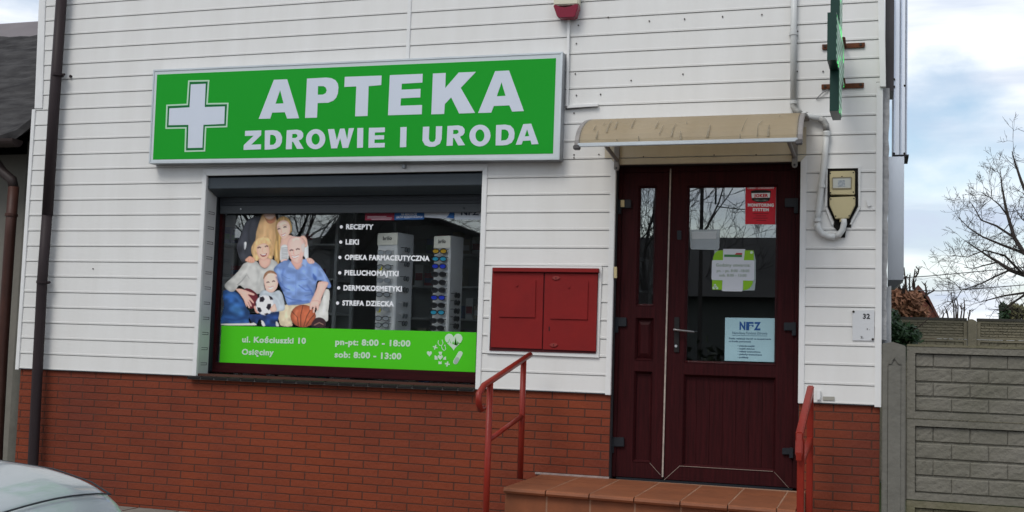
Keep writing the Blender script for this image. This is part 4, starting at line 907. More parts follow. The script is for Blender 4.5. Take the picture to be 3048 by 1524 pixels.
paint([(282, 842), (330, 835), (380, 865), (412, 905), (412, 960), (385, 1010), (350, 1030), (330, 1020), (300, 930)], (104, 30, 42), 0.4, 16)
paint([(198, 842), (240, 832), (290, 848), (340, 868), (378, 885), (370, 900), (320, 892), (345, 925), (372, 962), (366, 975), (330, 945), (350, 985), (352, 1005), (335, 1000), (318, 965), (335, 1012), (322, 1022), (302, 985), (310, 1008), (298, 1005), (272, 940), (235, 885)], (224, 176, 160), 0.3, 8)
# older man
paint([(690, 985), (800, 982), (930, 962), (915, 1005), (830, 1020), (770, 1060), (735, 1120), (742, 1195), (640, 1195), (612, 1150), (608, 1075), (640, 1010)], (206, 190, 158), 0.25, 18, 0.08)
paint([(1060, 842), (1096, 850), (1102, 920), (1088, 1050), (1078, 1150), (960, 1130), (958, 1070), (1000, 1000), (1030, 920)], (196, 196, 190), 0.22, 14, 0.06)
paint([(562, 650), (605, 600), (700, 552), (770, 610), (850, 552), (950, 572), (1012, 622), (1052, 680), (1088, 742), (1116, 810), (1082, 832), (1040, 772), (985, 762), (968, 832), (948, 902), (930, 962), (830, 986), (740, 992), (690, 985), (662, 900), (640, 850), (602, 760), (580, 690)], (112, 142, 198), 0.35, 18, 0.16, (10, 7))
paint([(940, 690), (975, 730), (965, 760), (940, 730)], (44, 78, 150), 0.0, op=0.8, soft=14)
for pts, w in (([(620, 770), (670, 830), (720, 850)], 12), ([(800, 800), (870, 850), (930, 850)], 12), ([(660, 905), (740, 940), (830, 950)], 12), ([(860, 905), (920, 890), (945, 880)], 10), ([(640, 700), (690, 735), (720, 738)], 5), ([(820, 745), (860, 750), (910, 735)], 5)): line(pts, w, (62, 92, 160), 0.6)
line([(780, 660), (775, 780), (770, 900)], 4, (84, 112, 172), 0.6)
paint([(735, 560), (840, 540), (842, 600), (800, 650), (765, 640), (735, 600)], (212, 160, 146), 0.3)
paint([(698, 625), (722, 575), (742, 600), (778, 655), (742, 640)], (136, 164, 212), 0.2, 8); paint([(842, 555), (882, 560), (872, 632), (836, 600), (800, 650), (835, 585)], (136, 164, 212), 0.2, 8)
paint([(694, 425), (705, 368), (740, 338), (800, 334), (842, 358), (857, 410), (857, 470), (842, 540), (802, 592), (762, 586), (724, 550), (704, 500)], (228, 182, 170), 0.28, 16)
paint([(826, 420), (856, 400), (862, 440), (848, 490), (834, 470)], (196, 190, 186), 0.1, op=0.8)
line([(716, 472), (732, 462), (750, 468)], 12, (66, 46, 44)); line([(776, 462), (792, 452), (812, 458)], 12, (66, 46, 44)); line([(712, 456), (732, 446), (752, 454)], 5, (190, 178, 172), 0.6); line([(772, 446), (794, 436), (816, 444)], 5, (190, 178, 172), 0.6)
line([(758, 462), (750, 500), (768, 508)], 7, (194, 130, 116), 0.65)
paint([(733, 522), (765, 526), (802, 512), (792, 532), (766, 542), (745, 538)], (238, 230, 224), 0.2, 4); line([(730, 520), (764, 524), (806, 509)], 5, (164, 92, 84)); line([(738, 535), (766, 545), (796, 532)], 5, (176, 96, 88), 0.7)
paint([(876, 548), (918, 540), (952, 570), (946, 592), (900, 594)], (220, 174, 160), 0.3, 7)
for k in range(3): line([(895 + k * 17, 552), (902 + k * 17, 585)], 4, (150, 100, 86), 0.55)
line([(630, 575), (660, 560), (692, 556)], 14, (216, 170, 154), 0.9)
paint([(990, 772), (1040, 764), (1088, 780), (1055, 850), (1025, 920), (1005, 985), (950, 985), (918, 962), (945, 900), (970, 840)], (224, 180, 166), 0.28, 14)
paint(ell(845, 1098, 122, 110, 20), (190, 96, 58), 0.45, 30, 0.08, sm=False)
for pts in ([(735, 1050), (790, 1110), (800, 1195)], [(845, 990), (822, 1090), (822, 1200)], [(925, 1020), (880, 1100), (850, 1200)], [(955, 1080), (910, 1130), (870, 1195)]): line(pts, 6, (50, 28, 24), 0.9)
paint([(912, 965), (950, 945), (1000, 955), (998, 1010), (985, 1045), (972, 1040), (968, 1005), (955, 1060), (938, 1062), (940, 1010), (922, 1038), (908, 1030)], (226, 180, 166), 0.3, 8)
paint([(925, 1195), (960, 1122), (1020, 1114), (1062, 1150), (1052, 1205)], (54, 34, 38), 0.2, 8); line([(950, 1185), (1000, 1160), (1040, 1180)], 10, (170, 130, 110), 0.7)
# child and the football
paint([(330, 1085), (420, 1078), (520, 1070), (612, 1052), (604, 1130), (590, 1195), (480, 1192), (430, 1130), (392, 1192), (345, 1150)], (30, 60, 116), 0.35, 16, 0.4, (7, 8))
paint([(432, 872), (490, 848), (560, 865), (612, 848), (652, 900), (670, 1000), (660, 1042), (600, 1054), (500, 1060), (420, 1000)], (176, 186, 194), 0.28, 14, 0.08)
paint([(468, 745), (480, 695), (515, 664), (560, 672), (592, 705), (606, 760), (602, 810), (580, 850), (545, 872), (505, 862), (480, 830)], (230, 188, 172), 0.28, 14)
paint([(462, 745), (476, 690), (515, 662), (562, 668), (596, 700), (560, 690), (515, 690), (486, 715)], (146, 104, 74), 0.2, 8)
line([(494, 778), (508, 770), (522, 775)], 11, (58, 42, 42)); line([(548, 768), (562, 760), (576, 766)], 11, (58, 42, 42))
paint([(508, 822), (532, 824), (558, 812), (548, 832), (530, 838)], (238, 230, 226), 0.2, 4); line([(505, 818), (532, 822), (560, 809)], 5, (176, 92, 88))
paint([(372, 1008), (400, 1000), (422, 1060), (410, 1076), (385, 1055)], (220, 160, 144), 0.3, 6)
paint(ell(478, 992, 90, 98, 20), (226, 228, 234), 0.3, 22, sm=False)
for pl in ([(430, 918), (462, 910), (478, 935), (462, 962), (428, 962)], [(505, 982), (535, 980), (538, 1020), (515, 1042), (490, 1018)], [(515, 900), (545, 915), (560, 940), (530, 942)], [(405, 1012), (435, 1018), (450, 1050), (430, 1065), (408, 1045)], [(390, 960), (398, 990), (392, 1010), (388, 985)], [(470, 1078), (500, 1068), (520, 1078), (490, 1090)]): paint(pl, (30, 24, 34), 0.0, sm=False)
paint([(528, 1030), (548, 1000), (575, 980), (585, 1010), (592, 1040), (570, 1055), (540, 1055)], (228, 182, 164), 0.3, 7)
paint([(440, 1140), (466, 1150), (482, 1192), (452, 1192)], (214, 216, 216), 0.2); paint([(584, 1150), (604, 1160), (616, 1195), (586, 1195)], (205, 206, 200), 0.2)
paint([(335, 1165), (372, 1160), (380, 1190), (60, 1186), (62, 1172)], (206, 204, 196), 0.1)
# folds, highlights and soft patches of the printed photo
for pts, w, c, o_ in (([(660, 640), (640, 720), (650, 800)], 16, (66, 98, 166), .5), ([(700, 980), (780, 962), (900, 955)], 18, (58, 86, 150), .6), ([(1000, 640), (1040, 700), (1060, 760)], 22, (150, 178, 224), .5), ([(600, 640), (620, 700), (640, 760)], 16, (140, 168, 216), .5), ([(840, 660), (880, 720), (930, 760)], 14, (140, 168, 216), .45),
        ([(880, 800), (920, 850), (940, 900)], 14, (52, 80, 150), .55), ([(590, 720), (625, 800), (650, 860)], 16, (40, 66, 132), .55), ([(120, 880), (200, 905), (250, 960)], 24, (58, 112, 178), .4), ([(90, 1120), (200, 1140), (300, 1110)], 18, (20, 46, 92), .5),
        ([(395, 620), (420, 700), (400, 800)], 20, (150, 152, 150), .35), ([(330, 600), (300, 660), (240, 730)], 22, (206, 206, 202), .5), ([(450, 690), (440, 780), (430, 850)], 18, (158, 158, 154), .35),
        ([(250, 330), (280, 430), (262, 520)], 24, (74, 76, 86), .4), ([(340, 190), (320, 290), (330, 400)], 22, (38, 40, 46), .5), ([(480, 230), (470, 330), (440, 380)], 18, (214, 178, 130), .5), ([(560, 260), (565, 360), (550, 440)], 16, (168, 128, 84), .5),
        ([(595, 380), (588, 460), (600, 540)], 10, (214, 178, 118), .6), ([(610, 420), (606, 500), (614, 560)], 8, (150, 112, 64), .5), ([(385, 420), (372, 480), (384, 530)], 14, (226, 188, 130), .5), ([(430, 360), (470, 350), (520, 372)], 14, (228, 192, 136), .5), ([(535, 430), (540, 480), (532, 520)], 10, (168, 120, 66), .5),
        ([(745, 372), (775, 352), (810, 358)], 20, (240, 206, 192), .6), ([(716, 488), (726, 520), (745, 560)], 8, (196, 146, 130), .5), ([(822, 490), (818, 530), (800, 570)], 10, (196, 140, 124), .5), ([(625, 222), (650, 202), (680, 206)], 14, (240, 206, 188), .5), ([(430, 425), (460, 414), (490, 424)], 10, (240, 202, 180), .5), ([(505, 700), (535, 688), (565, 700)], 16, (242, 210, 194), .5),
        ([(790, 1040), (770, 1085), (775, 1130)], 22, (222, 132, 90), .4), ([(700, 1010), (680, 1070), (690, 1150)], 20, (222, 210, 180), .5), ([(1050, 900), (1048, 1000), (1040, 1090)], 22, (214, 214, 210), .5), ([(560, 900), (600, 940), (630, 1000)], 14, (196, 206, 212), .5), ([(480, 880), (520, 900), (570, 890)], 10, (146, 156, 166), .4)):
    paint(stroke(pts, w), c, 0, sm=False, op=o_, soft=16)
vs, fs, cs, idx = [], [], [], -np.ones((ny, nx), int)
keep = (ALP > 0.5).astype(int)
for j in range(ny - 1):
    for i in range(nx - 1):
        if keep[j, i] + keep[j, i + 1] + keep[j + 1, i] + keep[j + 1, i + 1] >= 3:
            f4 = []
            for (jj, ii) in ((j, i), (j + 1, i), (j + 1, i + 1), (j, i + 1)):
                if idx[jj, ii] < 0:
                    idx[jj, ii] = len(vs); vs.append(tuple(at(*zf(gx_[jj, ii], gy_[jj, ii]), yg - 0.001)))
                    cs.append(lin(IMG[jj, ii] if ALP[jj, ii] > 0.05 else IMG[min(jj + 1, ny - 1), ii]))
                f4.append(int(idx[jj, ii]))
            fs.append(tuple(f4))
mb = MB().add(vs, fs); FP = mb.build('family_print', mat('printed_film', (0.5, 0.5, 0.5), 0.45, vcol=True, spec=0.3))
ca = FP.data.color_attributes.new('paint', 'FLOAT_COLOR', 'POINT')
ca.data.foreach_set('color', np.array([(*np.minimum(1.42 * (0.92 * np.array(c) + 0.08 * float(np.mean(c))), 0.86), 1.0) for c in cs], dtype=np.float32).ravel())
tag(FP, 'printed family of five with a football and a basketball on the shop window', 'print')

# ------------------------------------------------------------------ posters behind the shutter line at the top right of the window
def sheet(label, pts, m, y, f=None, cat='poster', nm='poster', yd=0.0008):
    o_ = thing(nm, tuple(at(*(f(*pts[0]) if f else pts[0]), y)), label, cat); mbx = MB(); poly(mbx, f, y, pts, yd=yd) if f else mbx.prism([pq(pts, y)], yd); mbx.build('paper', m, o_); return o_
yi = 0.2335
PINK = mat('crimson_paper', (0.30, 0.03, 0.06), 0.5); BLUEP = mat('blue_paper', (0.03, 0.13, 0.38), 0.5); WHP = mat('white_paper', (0.62, 0.66, 0.72), 0.5)
pz = zi
o = sheet('crimson strip poster with pale lines at the top of the shop window', [(254, 132), (460, 132), (462, 60), (256, 60)], PINK, yi, pz)
mb = MB()
for k, (w0, w1) in enumerate(((270, 405), (270, 445), (300, 440))): poly(mb, pz, yi - 0.0012, [(w0, 109 + k * 10), (w1, 109 + k * 10), (w1, 103 + k * 10), (w0, 103 + k * 10)], yd=0.001)
mb.build('small_print', mat('pink_print', (0.55, 0.38, 0.42), 0.5), o)
o = sheet('blue strip poster with white print at the top of the shop window', [(463, 130), (672, 127), (674, 60), (465, 60)], BLUEP, yi, pz)
wtext(o, "NA REALIZACJĘ", (512, 100), (622, 98), 15, 0.03, VINYLW, 'lettering', pz, yi - 0.0012); wtext(o, "LEKÓW REZERWOWANYCH", (475, 119), (660, 117), 15, 0.03, VINYLW, 'lettering', pz, yi - 0.0012)
o = sheet('white strip poster with a blue corner at the top of the shop window', [(675, 112), (886, 124), (888, 60), (676, 60)], WHP, yi, pz)
mb = MB(); poly(mb, pz, yi - 0.0012, [(830, 112), (886, 122), (888, 70), (858, 75), (845, 100)], yd=0.001); mb.build('blue_corner', BLUEP, o)
o = sheet('white sheet reading NFZ half hidden by the shutter', [(889, 126), (1083, 128), (1085, 60), (891, 60)], WHP, yi, pz)
mb = MB(); text(mb, "NFZ", (935, 97), (1062, 97), 40, yi - 0.0012, 0.03, pz, 0.001); mb.build('lettering', mat('navy_print', (0.03, 0.04, 0.08), 0.5), o)

# ------------------------------------------------------------------ door decals
ydp = dy + 0.0285
zd = Z8(640 / 1527.0, 1780, 460)
REDS = mat('red_sticker', (0.62, 0.018, 0.035), 0.35)
o = thing('security_sticker', tuple(at(*zd(1150, 497), ydp)), 'red MONITORING SYSTEM sticker in the top corner of the door pane', 'sticker')
mb = MB(); poly(mb, zd, ydp, [(1045, 494), (1258, 497), (1266, 213), (1048, 215)], yd=0.001); mb.build('sticker_film', REDS, o)
mb = MB(); poly(mb, zd, ydp + 0.0012, [(1200, 496), (1278, 496), (1284, 214), (1262, 214)], yd=0.0008); mb.build('backing_sheet', mat('grey_sheet', (0.36, 0.40, 0.46), 0.4), o)
yz = ydp - 0.0012
wtext(o, "OBIEKT CHRONIONY", (1062, 244), (1252, 244), 14, 0.03, VINYLW, 'lettering', zd, yz)
mb = MB(); poly(mb, zd, yz, [(1086, 258), (1120, 252), (1192, 252), (1228, 258), (1226, 290), (1218, 326), (1190, 336), (1158, 340), (1124, 336), (1094, 324), (1088, 290)], yd=0.001); em = mb.build('shield', mat('sticker_black', (0.012, 0.015, 0.012), 0.5), o)
mb = MB(); poly(mb, zd, yz - 0.0011, [(1092, 308), (1220, 306), (1222, 272), (1090, 274)], yd=0.001); mb.build('shield_band', VINYLW, em)
wtext(em, "JOKER", (1108, 304), (1208, 303), 24, 0.05, REDS, 'lettering', zd, yz - 0.0024)
mb = MB()
for k in range(7): a_ = math.radians(200 + k * 23); poly(mb, zd, yz - 0.0011, stroke([(1158 + 22 * math.cos(a_), 322 - 0), (1158 + 52 * math.cos(a_), 318 + 16 * abs(math.sin(a_)))], 2), yd=0.0008)
mb.build('rays', VINYLPG, em)
wtext(o, "MONITORING", (1064, 370), (1248, 371), 23, 0.05, VINYLW, 'lettering', zd, yz); wtext(o, "SYSTEM", (1098, 402), (1213, 403), 22, 0.05, VINYLW, 'lettering', zd, yz)
mb = MB()
for k, (x0_, x1_) in enumerate(((1100, 1210), (1120, 1195), (1100, 1205), (1125, 1195))): poly(mb, zd, yz, [(x0_, 422 + k * 16), (x1_, 422 + k * 16), (x1_, 417 + k * 16), (x0_, 417 + k * 16)], yd=0.0008)
mb.build('small_print', mat('dark_red_print', (0.25, 0.01, 0.02), 0.5), o)
PCH = bpy.data.materials.new('clear_pouch'); PCH.use_nodes = True; b = PCH.node_tree.nodes['Principled BSDF']; b.inputs['Base Color'].default_value = (0.55, 0.62, 0.66, 1); b.inputs['Alpha'].default_value = 0.45; b.inputs['Roughness'].default_value = 0.25
o = thing('clear_pouch', tuple(at(*zd(755, 675), ydp)), 'empty clear plastic pouch taped inside the door pane', 'pouch')
mb = MB(); poly(mb, zd, ydp, [(655, 660), (662, 673), (850, 678), (861, 665), (865, 531), (650, 534)], yd=0.0008); mb.build('pouch_film', PCH, o)
mb = MB(); poly(mb, zd, ydp - 0.001, [(668, 600), (838, 598), (842, 545), (664, 548)], yd=0.0008); mb.build('pouch_label', mat('pale_label', (0.50, 0.54, 0.56), 0.4), o)
ze = Z8(280 / 902.0, 2080, 700)
o = thing('opening_hours_sign', tuple(at(*ze(330, 535), ydp)), 'white cross shaped opening hours sign with green corners on the door pane', 'sign')
mb = MB(); poly(mb, ze, ydp + .0012, [(150, 146), (525, 146), (546, 240), (546, 440), (535, 530), (300, 532), (150, 300)], yd=0.0008); mb.build('backing_sheet', mat('grey_back_sheet', (0.33, 0.40, 0.40), 0.4), o)
GRL = mat('leaf_green_print', (0.24, 0.50, 0.02), 0.4)
for lp_ in ([(135, 240), (137, 215), (150, 180), (175, 153), (205, 145), (236, 145), (236, 240)], [(430, 145), (520, 146), (527, 155), (527, 240), (430, 240)], [(128, 430), (128, 522), (225, 524), (225, 430)], [(425, 432), (520, 436), (514, 470), (495, 500), (465, 522), (425, 528)]):
    mb = MB(); poly(mb, ze, ydp, lp_, yd=0.001); mb.build('green_corner', GRL, o)
mb = MB(); poly(mb, ze, ydp - .0012, [(234, 132), (447, 133), (441, 150), (432, 240), (522, 241), (534, 250), (530, 428), (520, 437), (424, 434), (420, 534), (412, 540), (230, 537), (222, 530), (228, 432), (134, 430), (122, 424), (126, 246), (136, 239), (232, 240)], yd=0.001); mb.build('white_cross', mat('white_card', (0.60, 0.63, 0.68), 0.45), o)
GT = mat('grey_green_print', (0.28, 0.36, 0.28), 0.5)
y2 = ydp - .0024
wtext(o, "Godziny otwarcia:", (164, 301), (495, 302), 30, 0.02, GT, 'lettering', ze, y2); wtext(o, "pn. - pt. 8:00 -18:00", (172, 353), (485, 355), 26, 0.02, GT, 'lettering', ze, y2); wtext(o, "sob. 8:00 - 13:00", (196, 396), (457, 399), 26, 0.02, GT, 'lettering', ze, y2)
mb = MB(); poly(mb, ze, y2, [(243, 208), (414, 211), (414, 187), (243, 185)], yd=0.001); mb.build('green_strip', mat('dark_green_print', (0.06, 0.22, 0.07), 0.4), o)
mb = MB(); poly(mb, ze, y2, [(346, 186), (416, 187), (416, 170), (360, 170)], yd=0.001); mb.build('red_strip', mat('red_print', (0.45, 0.04, 0.06), 0.4), o)
for c, r_ in (((505, 165), 14), ((155, 478), 11), ((145, 505), 14), ((175, 508), 12), ((160, 495), 14)):
    mb = MB(); poly(mb, ze, ydp - .0011, ell(c[0], c[1], r_, r_, 12), yd=0.001); mb.build('white_blob', VINYLP, o)
SHB = mat('pale_blue_paper', (0.36, 0.56, 0.62), 0.5, noise=(3, 0.2))
o = thing('notice_sheet', tuple(at(*ze(490, 1210), ydp)), 'pale blue NFZ notice sheet low on the door pane', 'notice')
mb = MB(); poly(mb, ze, ydp, [(247, 1203), (728, 1217), (735, 797), (253, 790)], yd=0.001); mb.build('paper', SHB, o)
NAVY = mat('navy_blue_print', (0.015, 0.075, 0.25), 0.5); DK = mat('dark_blue_print', (0.05, 0.10, 0.17), 0.5)
NF = wtext(o, "N", (390, 909), (446, 910), 80, 0.045, NAVY, 'letter', ze, yz); wtext(o, "F", (453, 911), (524, 912), 80, 0.045, NAVY, 'letter', ze, yz); wtext(o, "Z", (528, 912), (594, 913), 80, 0.045, NAVY, 'letter', ze, yz)
mb = MB(); poly(mb, ze, yz - 0.0012, heart(500, 880, 26, 28), yd=0.001); mb.build('heart', SHB, o)
wtext(o, "Narodowy Fundusz Zdrowia", (322, 948), (657, 953), 24, 0.0, DK, 'lettering', ze, yz)
mb = MB(); poly(mb, ze, yz, [(322, 962), (657, 968), (657, 965), (322, 959)], yd=0.0008); mb.build('rule', DK, o)
for s_, a, b in (("Punkt realizacji zleceń na zaopatrzenie", (290, 997), (692, 1004)), ("w środki pomocnicze", (290, 1024), (500, 1028)), ("• pieluchomajtki", (372, 1067), (534, 1071)), ("• majtki chłonne", (372, 1095), (534, 1098)), ("• wkłady anatomiczne", (372, 1121), (590, 1127)), ("• pieluchy anatomiczne", (372, 1148), (603, 1155)), ("• podkłady", (372, 1177), (476, 1180))):
    wtext(o, s_, a, b, 15, 0.03, DK, 'lettering', ze, yz)

# ------------------------------------------------------------------ inside the shop
STW = mat('white_display_panel', (0.55, 0.57, 0.59), 0.45); ACR = mat('clear_bracket', (0.4, 0.42, 0.44), 0.3)
YEL = mat('yellow_tag', (0.55, 0.50, 0.02), 0.5)
GFR = [mat('glasses_black', (0.015, 0.015, 0.018), 0.3), mat('glasses_silver', (0.35, 0.36, 0.38), 0.3, 0.8), mat('glasses_brown', (0.05, 0.03, 0.02), 0.3)]
LENS = {'clear': mat('lens_clear', (0.30, 0.33, 0.36), 0.1), 'dark': mat('lens_dark', (0.012, 0.012, 0.015), 0.08), 'amber': mat('lens_amber', (0.55, 0.33, 0.02), 0.12), 'cyan': mat('lens_cyan', (0.03, 0.35, 0.55), 0.1), 'blue': mat('lens_blue', (0.02, 0.05, 0.65), 0.1)}
def make_stand(px0, px1, top, y, label, rot):
    a = at(px0, 900, y); b = at(px1, 900, y); w = (b.x - a.x); zt2 = at((px0 + px1) / 2, top, y).z
    st = thing('display_stand', (a.x + w / 2, y + w / 2, 0.47), label, 'display stand')
    ca_, sa_ = math.cos(rot), math.sin(rot); c = Vector((a.x + w / 2, y + w / 2, 0))
    def P(u_, v_, z): return Vector((c.x + u_ * ca_ - v_ * sa_, c.y + u_ * sa_ + v_ * ca_, z))
    def blk(u0, u1, v0, v1, z0, z1):
        return MB().add([P(u0, v0, z0), P(u1, v0, z0), P(u1, v1, z0), P(u0, v1, z0), P(u0, v0, z1), P(u1, v0, z1), P(u1, v1, z1), P(u0, v1, z1)], [(0, 3, 2, 1), (4, 5, 6, 7), (0, 1, 5, 4), (1, 2, 6, 5), (2, 3, 7, 6), (3, 0, 4, 7)])
    h = w / 2
    blk(-h, h, -h, h, 0.56, zt2).build('column', STW, st, bevel=0.006)
    blk(-h * 1.2, h * 1.2, -h * 1.2, h * 1.2, 0.47, 0.56).build('base', BLACKM, st, bevel=0.006)
    hb = blk(-h, h, -h - 0.006, -h, zt2 - 0.10, zt2 - 0.002).build('header', mat('header_card', (0.62, 0.62, 0.56), 0.5), st)
    p_a = P(-h * 0.45, -h - 0.0075, zt2 - 0.06); p_b = P(h * 0.45, -h - 0.0075, zt2 - 0.06)
    vs_, fs_ = _textmesh("brilo", 0.03); xs_ = [v[0] for v in vs_]
    mbx = MB(); d_ = p_b - p_a; mbx.add([p_a + d_ * ((v[0] - min(xs_)) / (max(xs_) - min(xs_))) + Vector((0, 0, v[1] * 0.045)) for v in vs_], [tuple(reversed(q_)) for q_ in fs_]); mbx.build('lettering', BLK, hb)
    return st, P, h, zt2
def make_glasses(name, fm, lm, dark):
    """pair of spectacles, 14 cm wide, seen slightly from above; x across, y depth"""
    mbx = MB()
    for s_ in (-1, 1):
        ring = [(s_ * 0.034 + 0.030 * math.cos(t), -0.0, 0.021 * math.sin(t) * (1 if math.sin(t) < 0 else 0.85)) for t in [2 * math.pi * k / 16 for k in range(17)]]
        mbx.tube(ring, 0.0032 if not dark else 0.0045, 6, cap=False)
        mbx.tube([(s_ * 0.064, 0, 0.010), (s_ * 0.070, 0.006, 0.010), (s_ * 0.071, 0.02, 0.009), (s_ * 0.070, 0.034, 0.006)], 0.003, 6)
    mbx.tube([(-0.006, 0, 0.008), (0, -0.002, 0.011), (0.006, 0, 0.008)], 0.003, 6)
    fr_ = mbx.build(name, fm, org=(0, 0, 0), smooth=True)
    for s_ in (-1, 1):
        lx = MB(); lx.prism([[(s_ * 0.034 + 0.030 * math.cos(t), -0.001, 0.021 * math.sin(t) * (1 if math.sin(t) < 0 else 0.85)) for t in [2 * math.pi * k / 18 for k in range(18)]]], 0.002); lx.build('lens', lm, fr_)
    return fr_
PROT = {}
def glasses(kind, fi, loc, rz, label, grp):
    key = (kind, fi)
    if key not in PROT:
        o_ = make_glasses('eyeglasses', GFR[fi], LENS[kind], kind != 'clear'); PROT[key] = o_
    else:
        src = PROT[key]; o_ = src.copy(); COL.objects.link(o_)
        for ch in src.children: c2 = ch.copy(); COL.objects.link(c2); c2.parent = o_
    o_.location = loc; o_.rotation_euler = (math.radians(8), 0, rz); tag(o_, label, 'eyeglasses', grp); return o_
NTH = ['topmost', 'second from the top', 'third from the top', 'fourth from the top', 'fifth from the top', 'sixth from the top', 'seventh from the top', 'eighth from the top', 'ninth from the top', 'tenth from the top', 'lowest']
cols = [
 ((1121, 1192), 693, 0.315, 'white display stand with clear reading glasses right of the service list', math.radians(-16),
  [752, 795, 835, 877, 920, 948, 968], ['clear'] * 7, [1, 0, 1, 0, 1, 0, 0], 'reading glasses on the left display stand',
  [742, 785, 828, 862, 905, 940, 962], ['clear'] * 7, [0, 0, 0, 0, 1, 1, 0], 'thin glasses along the side of the left display stand'),
 ((1290, 1349), 702, 0.315, 'white display stand with mirrored sunglasses near the right end of the window', math.radians(-18),
  [748, 771, 793, 817, 841, 864, 886, 909, 930, 955, 977], ['amber', 'cyan', 'blue', 'dark', 'dark', 'dark', 'blue', 'dark', 'cyan', 'dark', 'dark'], [0] * 11, 'sunglasses on the right display stand',
  [878, 900, 925, 948, 970], ['dark'] * 5, [0] * 5, 'dark sunglasses on the side of the right display stand')]
for (pp_, top, y, label, rot, ys_, kinds, fi_, nm, ys2, kinds2, fi2, nm2) in cols:
    st, P, h, zt2 = make_stand(pp_[0], pp_[1], top, y, label, rot)
    cxp = (pp_[0] + pp_[1]) / 2
    for i, py in enumerate(ys_):
        z = at(cxp, py, y).z; nth = NTH[i] if i < len(ys_) - 1 else 'lowest'
        glasses(kinds[i], fi_[i], P(0.0, -h - 0.035, z), rot + 0.25, '%s %s, %s' % ({'clear': ['black', 'silver'][fi_[i] % 2] + ' framed', 'amber': 'amber lensed', 'cyan': 'cyan lensed', 'blue': 'blue lensed', 'dark': 'dark lensed'}[kinds[i]], nm, nth), nm)
        if kinds[i] == 'clear' and i in (1, 4): tag(MB().add([P(-0.05, -h - 0.042, z - 0.03), P(-0.015, -h - 0.042, z - 0.03), P(-0.015, -h - 0.042, z + 0.005), P(-0.05, -h - 0.042, z + 0.005), P(-0.05, -h - 0.040, z - 0.03), P(-0.015, -h - 0.040, z - 0.03), P(-0.015, -h - 0.040, z + 0.005), P(-0.05, -h - 0.040, z + 0.005)], [(0, 1, 2, 3), (7, 6, 5, 4), (0, 4, 5, 1), (1, 5, 6, 2), (2, 6, 7, 3), (3, 7, 4, 0)]).build('price_tag', YEL), 'yellow price tag on the %s glasses of the left stand' % ('upper' if i == 1 else 'lower'), 'tag')
    for i, py in enumerate(ys2):
        z = at(cxp + 40, py, y).z; nth = NTH[i] if i < len(ys2) - 1 else 'lowest'
        glasses(kinds2[i], fi2[i], P(h + 0.035, -0.02, z), rot + math.pi / 2 + 0.35, '%s, %s' % (nm2, nth), nm2)
# shelving with medicine boxes
SHF = mat('shelf_grey', (0.62, 0.65, 0.65), 0.4); GPOST = mat('cabinet_profile', (0.66, 0.70, 0.70), 0.4, 0.0)
def shelf_unit(x0, x1, y0, y1, zs_, zt3, label):
    su = thing('shelf_unit', ((x0 + x1) / 2, (y0 + y1) / 2, 0.47), label, 'shelves')
    for (xx, yy) in ((x0, y0), (x1, y0), (x0, y1), (x1, y1)): MB().box(xx - 0.014, xx + 0.014, yy - 0.014, yy + 0.014, 0.47, zt3).build('post', GPOST, su)
    for z in zs_: MB().box(x0 + .014, x1 - .014, y0, y1, z - 0.018, z).build('shelf', SHF, su)
    MB().box(x0 + .014, x1 - .014, y1 - 0.006, y1 + 0.012, 0.47, zt3).build('back_panel', mat('shelf_back', (0.34, 0.36, 0.36), 0.6), su)
    return su
pl = at(1000, 800, 0.9).x; pl0 = at(690, 800, 0.9).x
zsh = [0.75, 1.06, 1.37, 1.68, 1.99, 2.30]
shelf_unit(pl0 - 0.35, pl, 0.9, 1.25, zsh, 2.62, 'grey shelf unit full of medicine boxes behind the family print')
shelf_unit(pl + 0.12, pl + 1.1, 1.9, 2.2, zsh, 2.6, 'grey shelf unit deep in the shop behind the left display stand')
shelf_unit(pl + 1.3, pl + 2.6, 2.2, 2.5, zsh, 2.6, 'grey shelf unit at the back of the shop behind the right display stand')
BXC = [mat('box_white', (0.72, 0.74, 0.74), 0.5), mat('box_green', (0.10, 0.28, 0.2), 0.5), mat('box_red', (0.35, 0.05, 0.07), 0.5), mat('box_cream', (0.46, 0.42, 0.33), 0.5), mat('box_blue', (0.10, 0.16, 0.32), 0.5)]
CNAME = ['white', 'green', 'red', 'cream', 'blue']; rb = random.Random(12)
SHN = {0.75: 'lowest', 1.06: 'second', 1.37: 'third', 1.68: 'fourth', 1.99: 'fifth', 2.30: 'top'}
for (x0_, x1_, y_, nm_) in ((pl0 - 0.3, pl - 0.03, 0.92, 'shelf behind the family print'), (pl + 0.16, pl + 1.05, 1.92, 'shelf behind the left stand'), (pl + 1.35, pl + 2.5, 2.22, 'shelf behind the right stand')):
    for z in zsh:
        x = x0_
        while x < x1_ - 0.1:
            w = rb.uniform(0.06, 0.13); h = rb.uniform(0.09, 0.22); ci = rb.choice([0, 0, 0, 1, 2, 3, 3, 4])
            if rb.random() < 0.75 and x + w < x1_:
                bxo = thing('medicine_box', (x + w / 2, y_ + 0.1, z), '%s medicine box on the %s %s' % (CNAME[ci], SHN[z], nm_), 'box', 'medicine boxes on the shop shelves')
                MB().box(x, x + w, y_ + 0.03, y_ + 0.18, z, z + h).build('carton', BXC[ci], bxo, bevel=0.003)
                MB().box(x + 0.006, x + w - 0.006, y_ + 0.0285, y_ + 0.0305, z + h * 0.25, z + h * 0.6).build('print_band', BXC[(ci + 2) % 5], bxo)
            x += w + rb.uniform(0.01, 0.05)

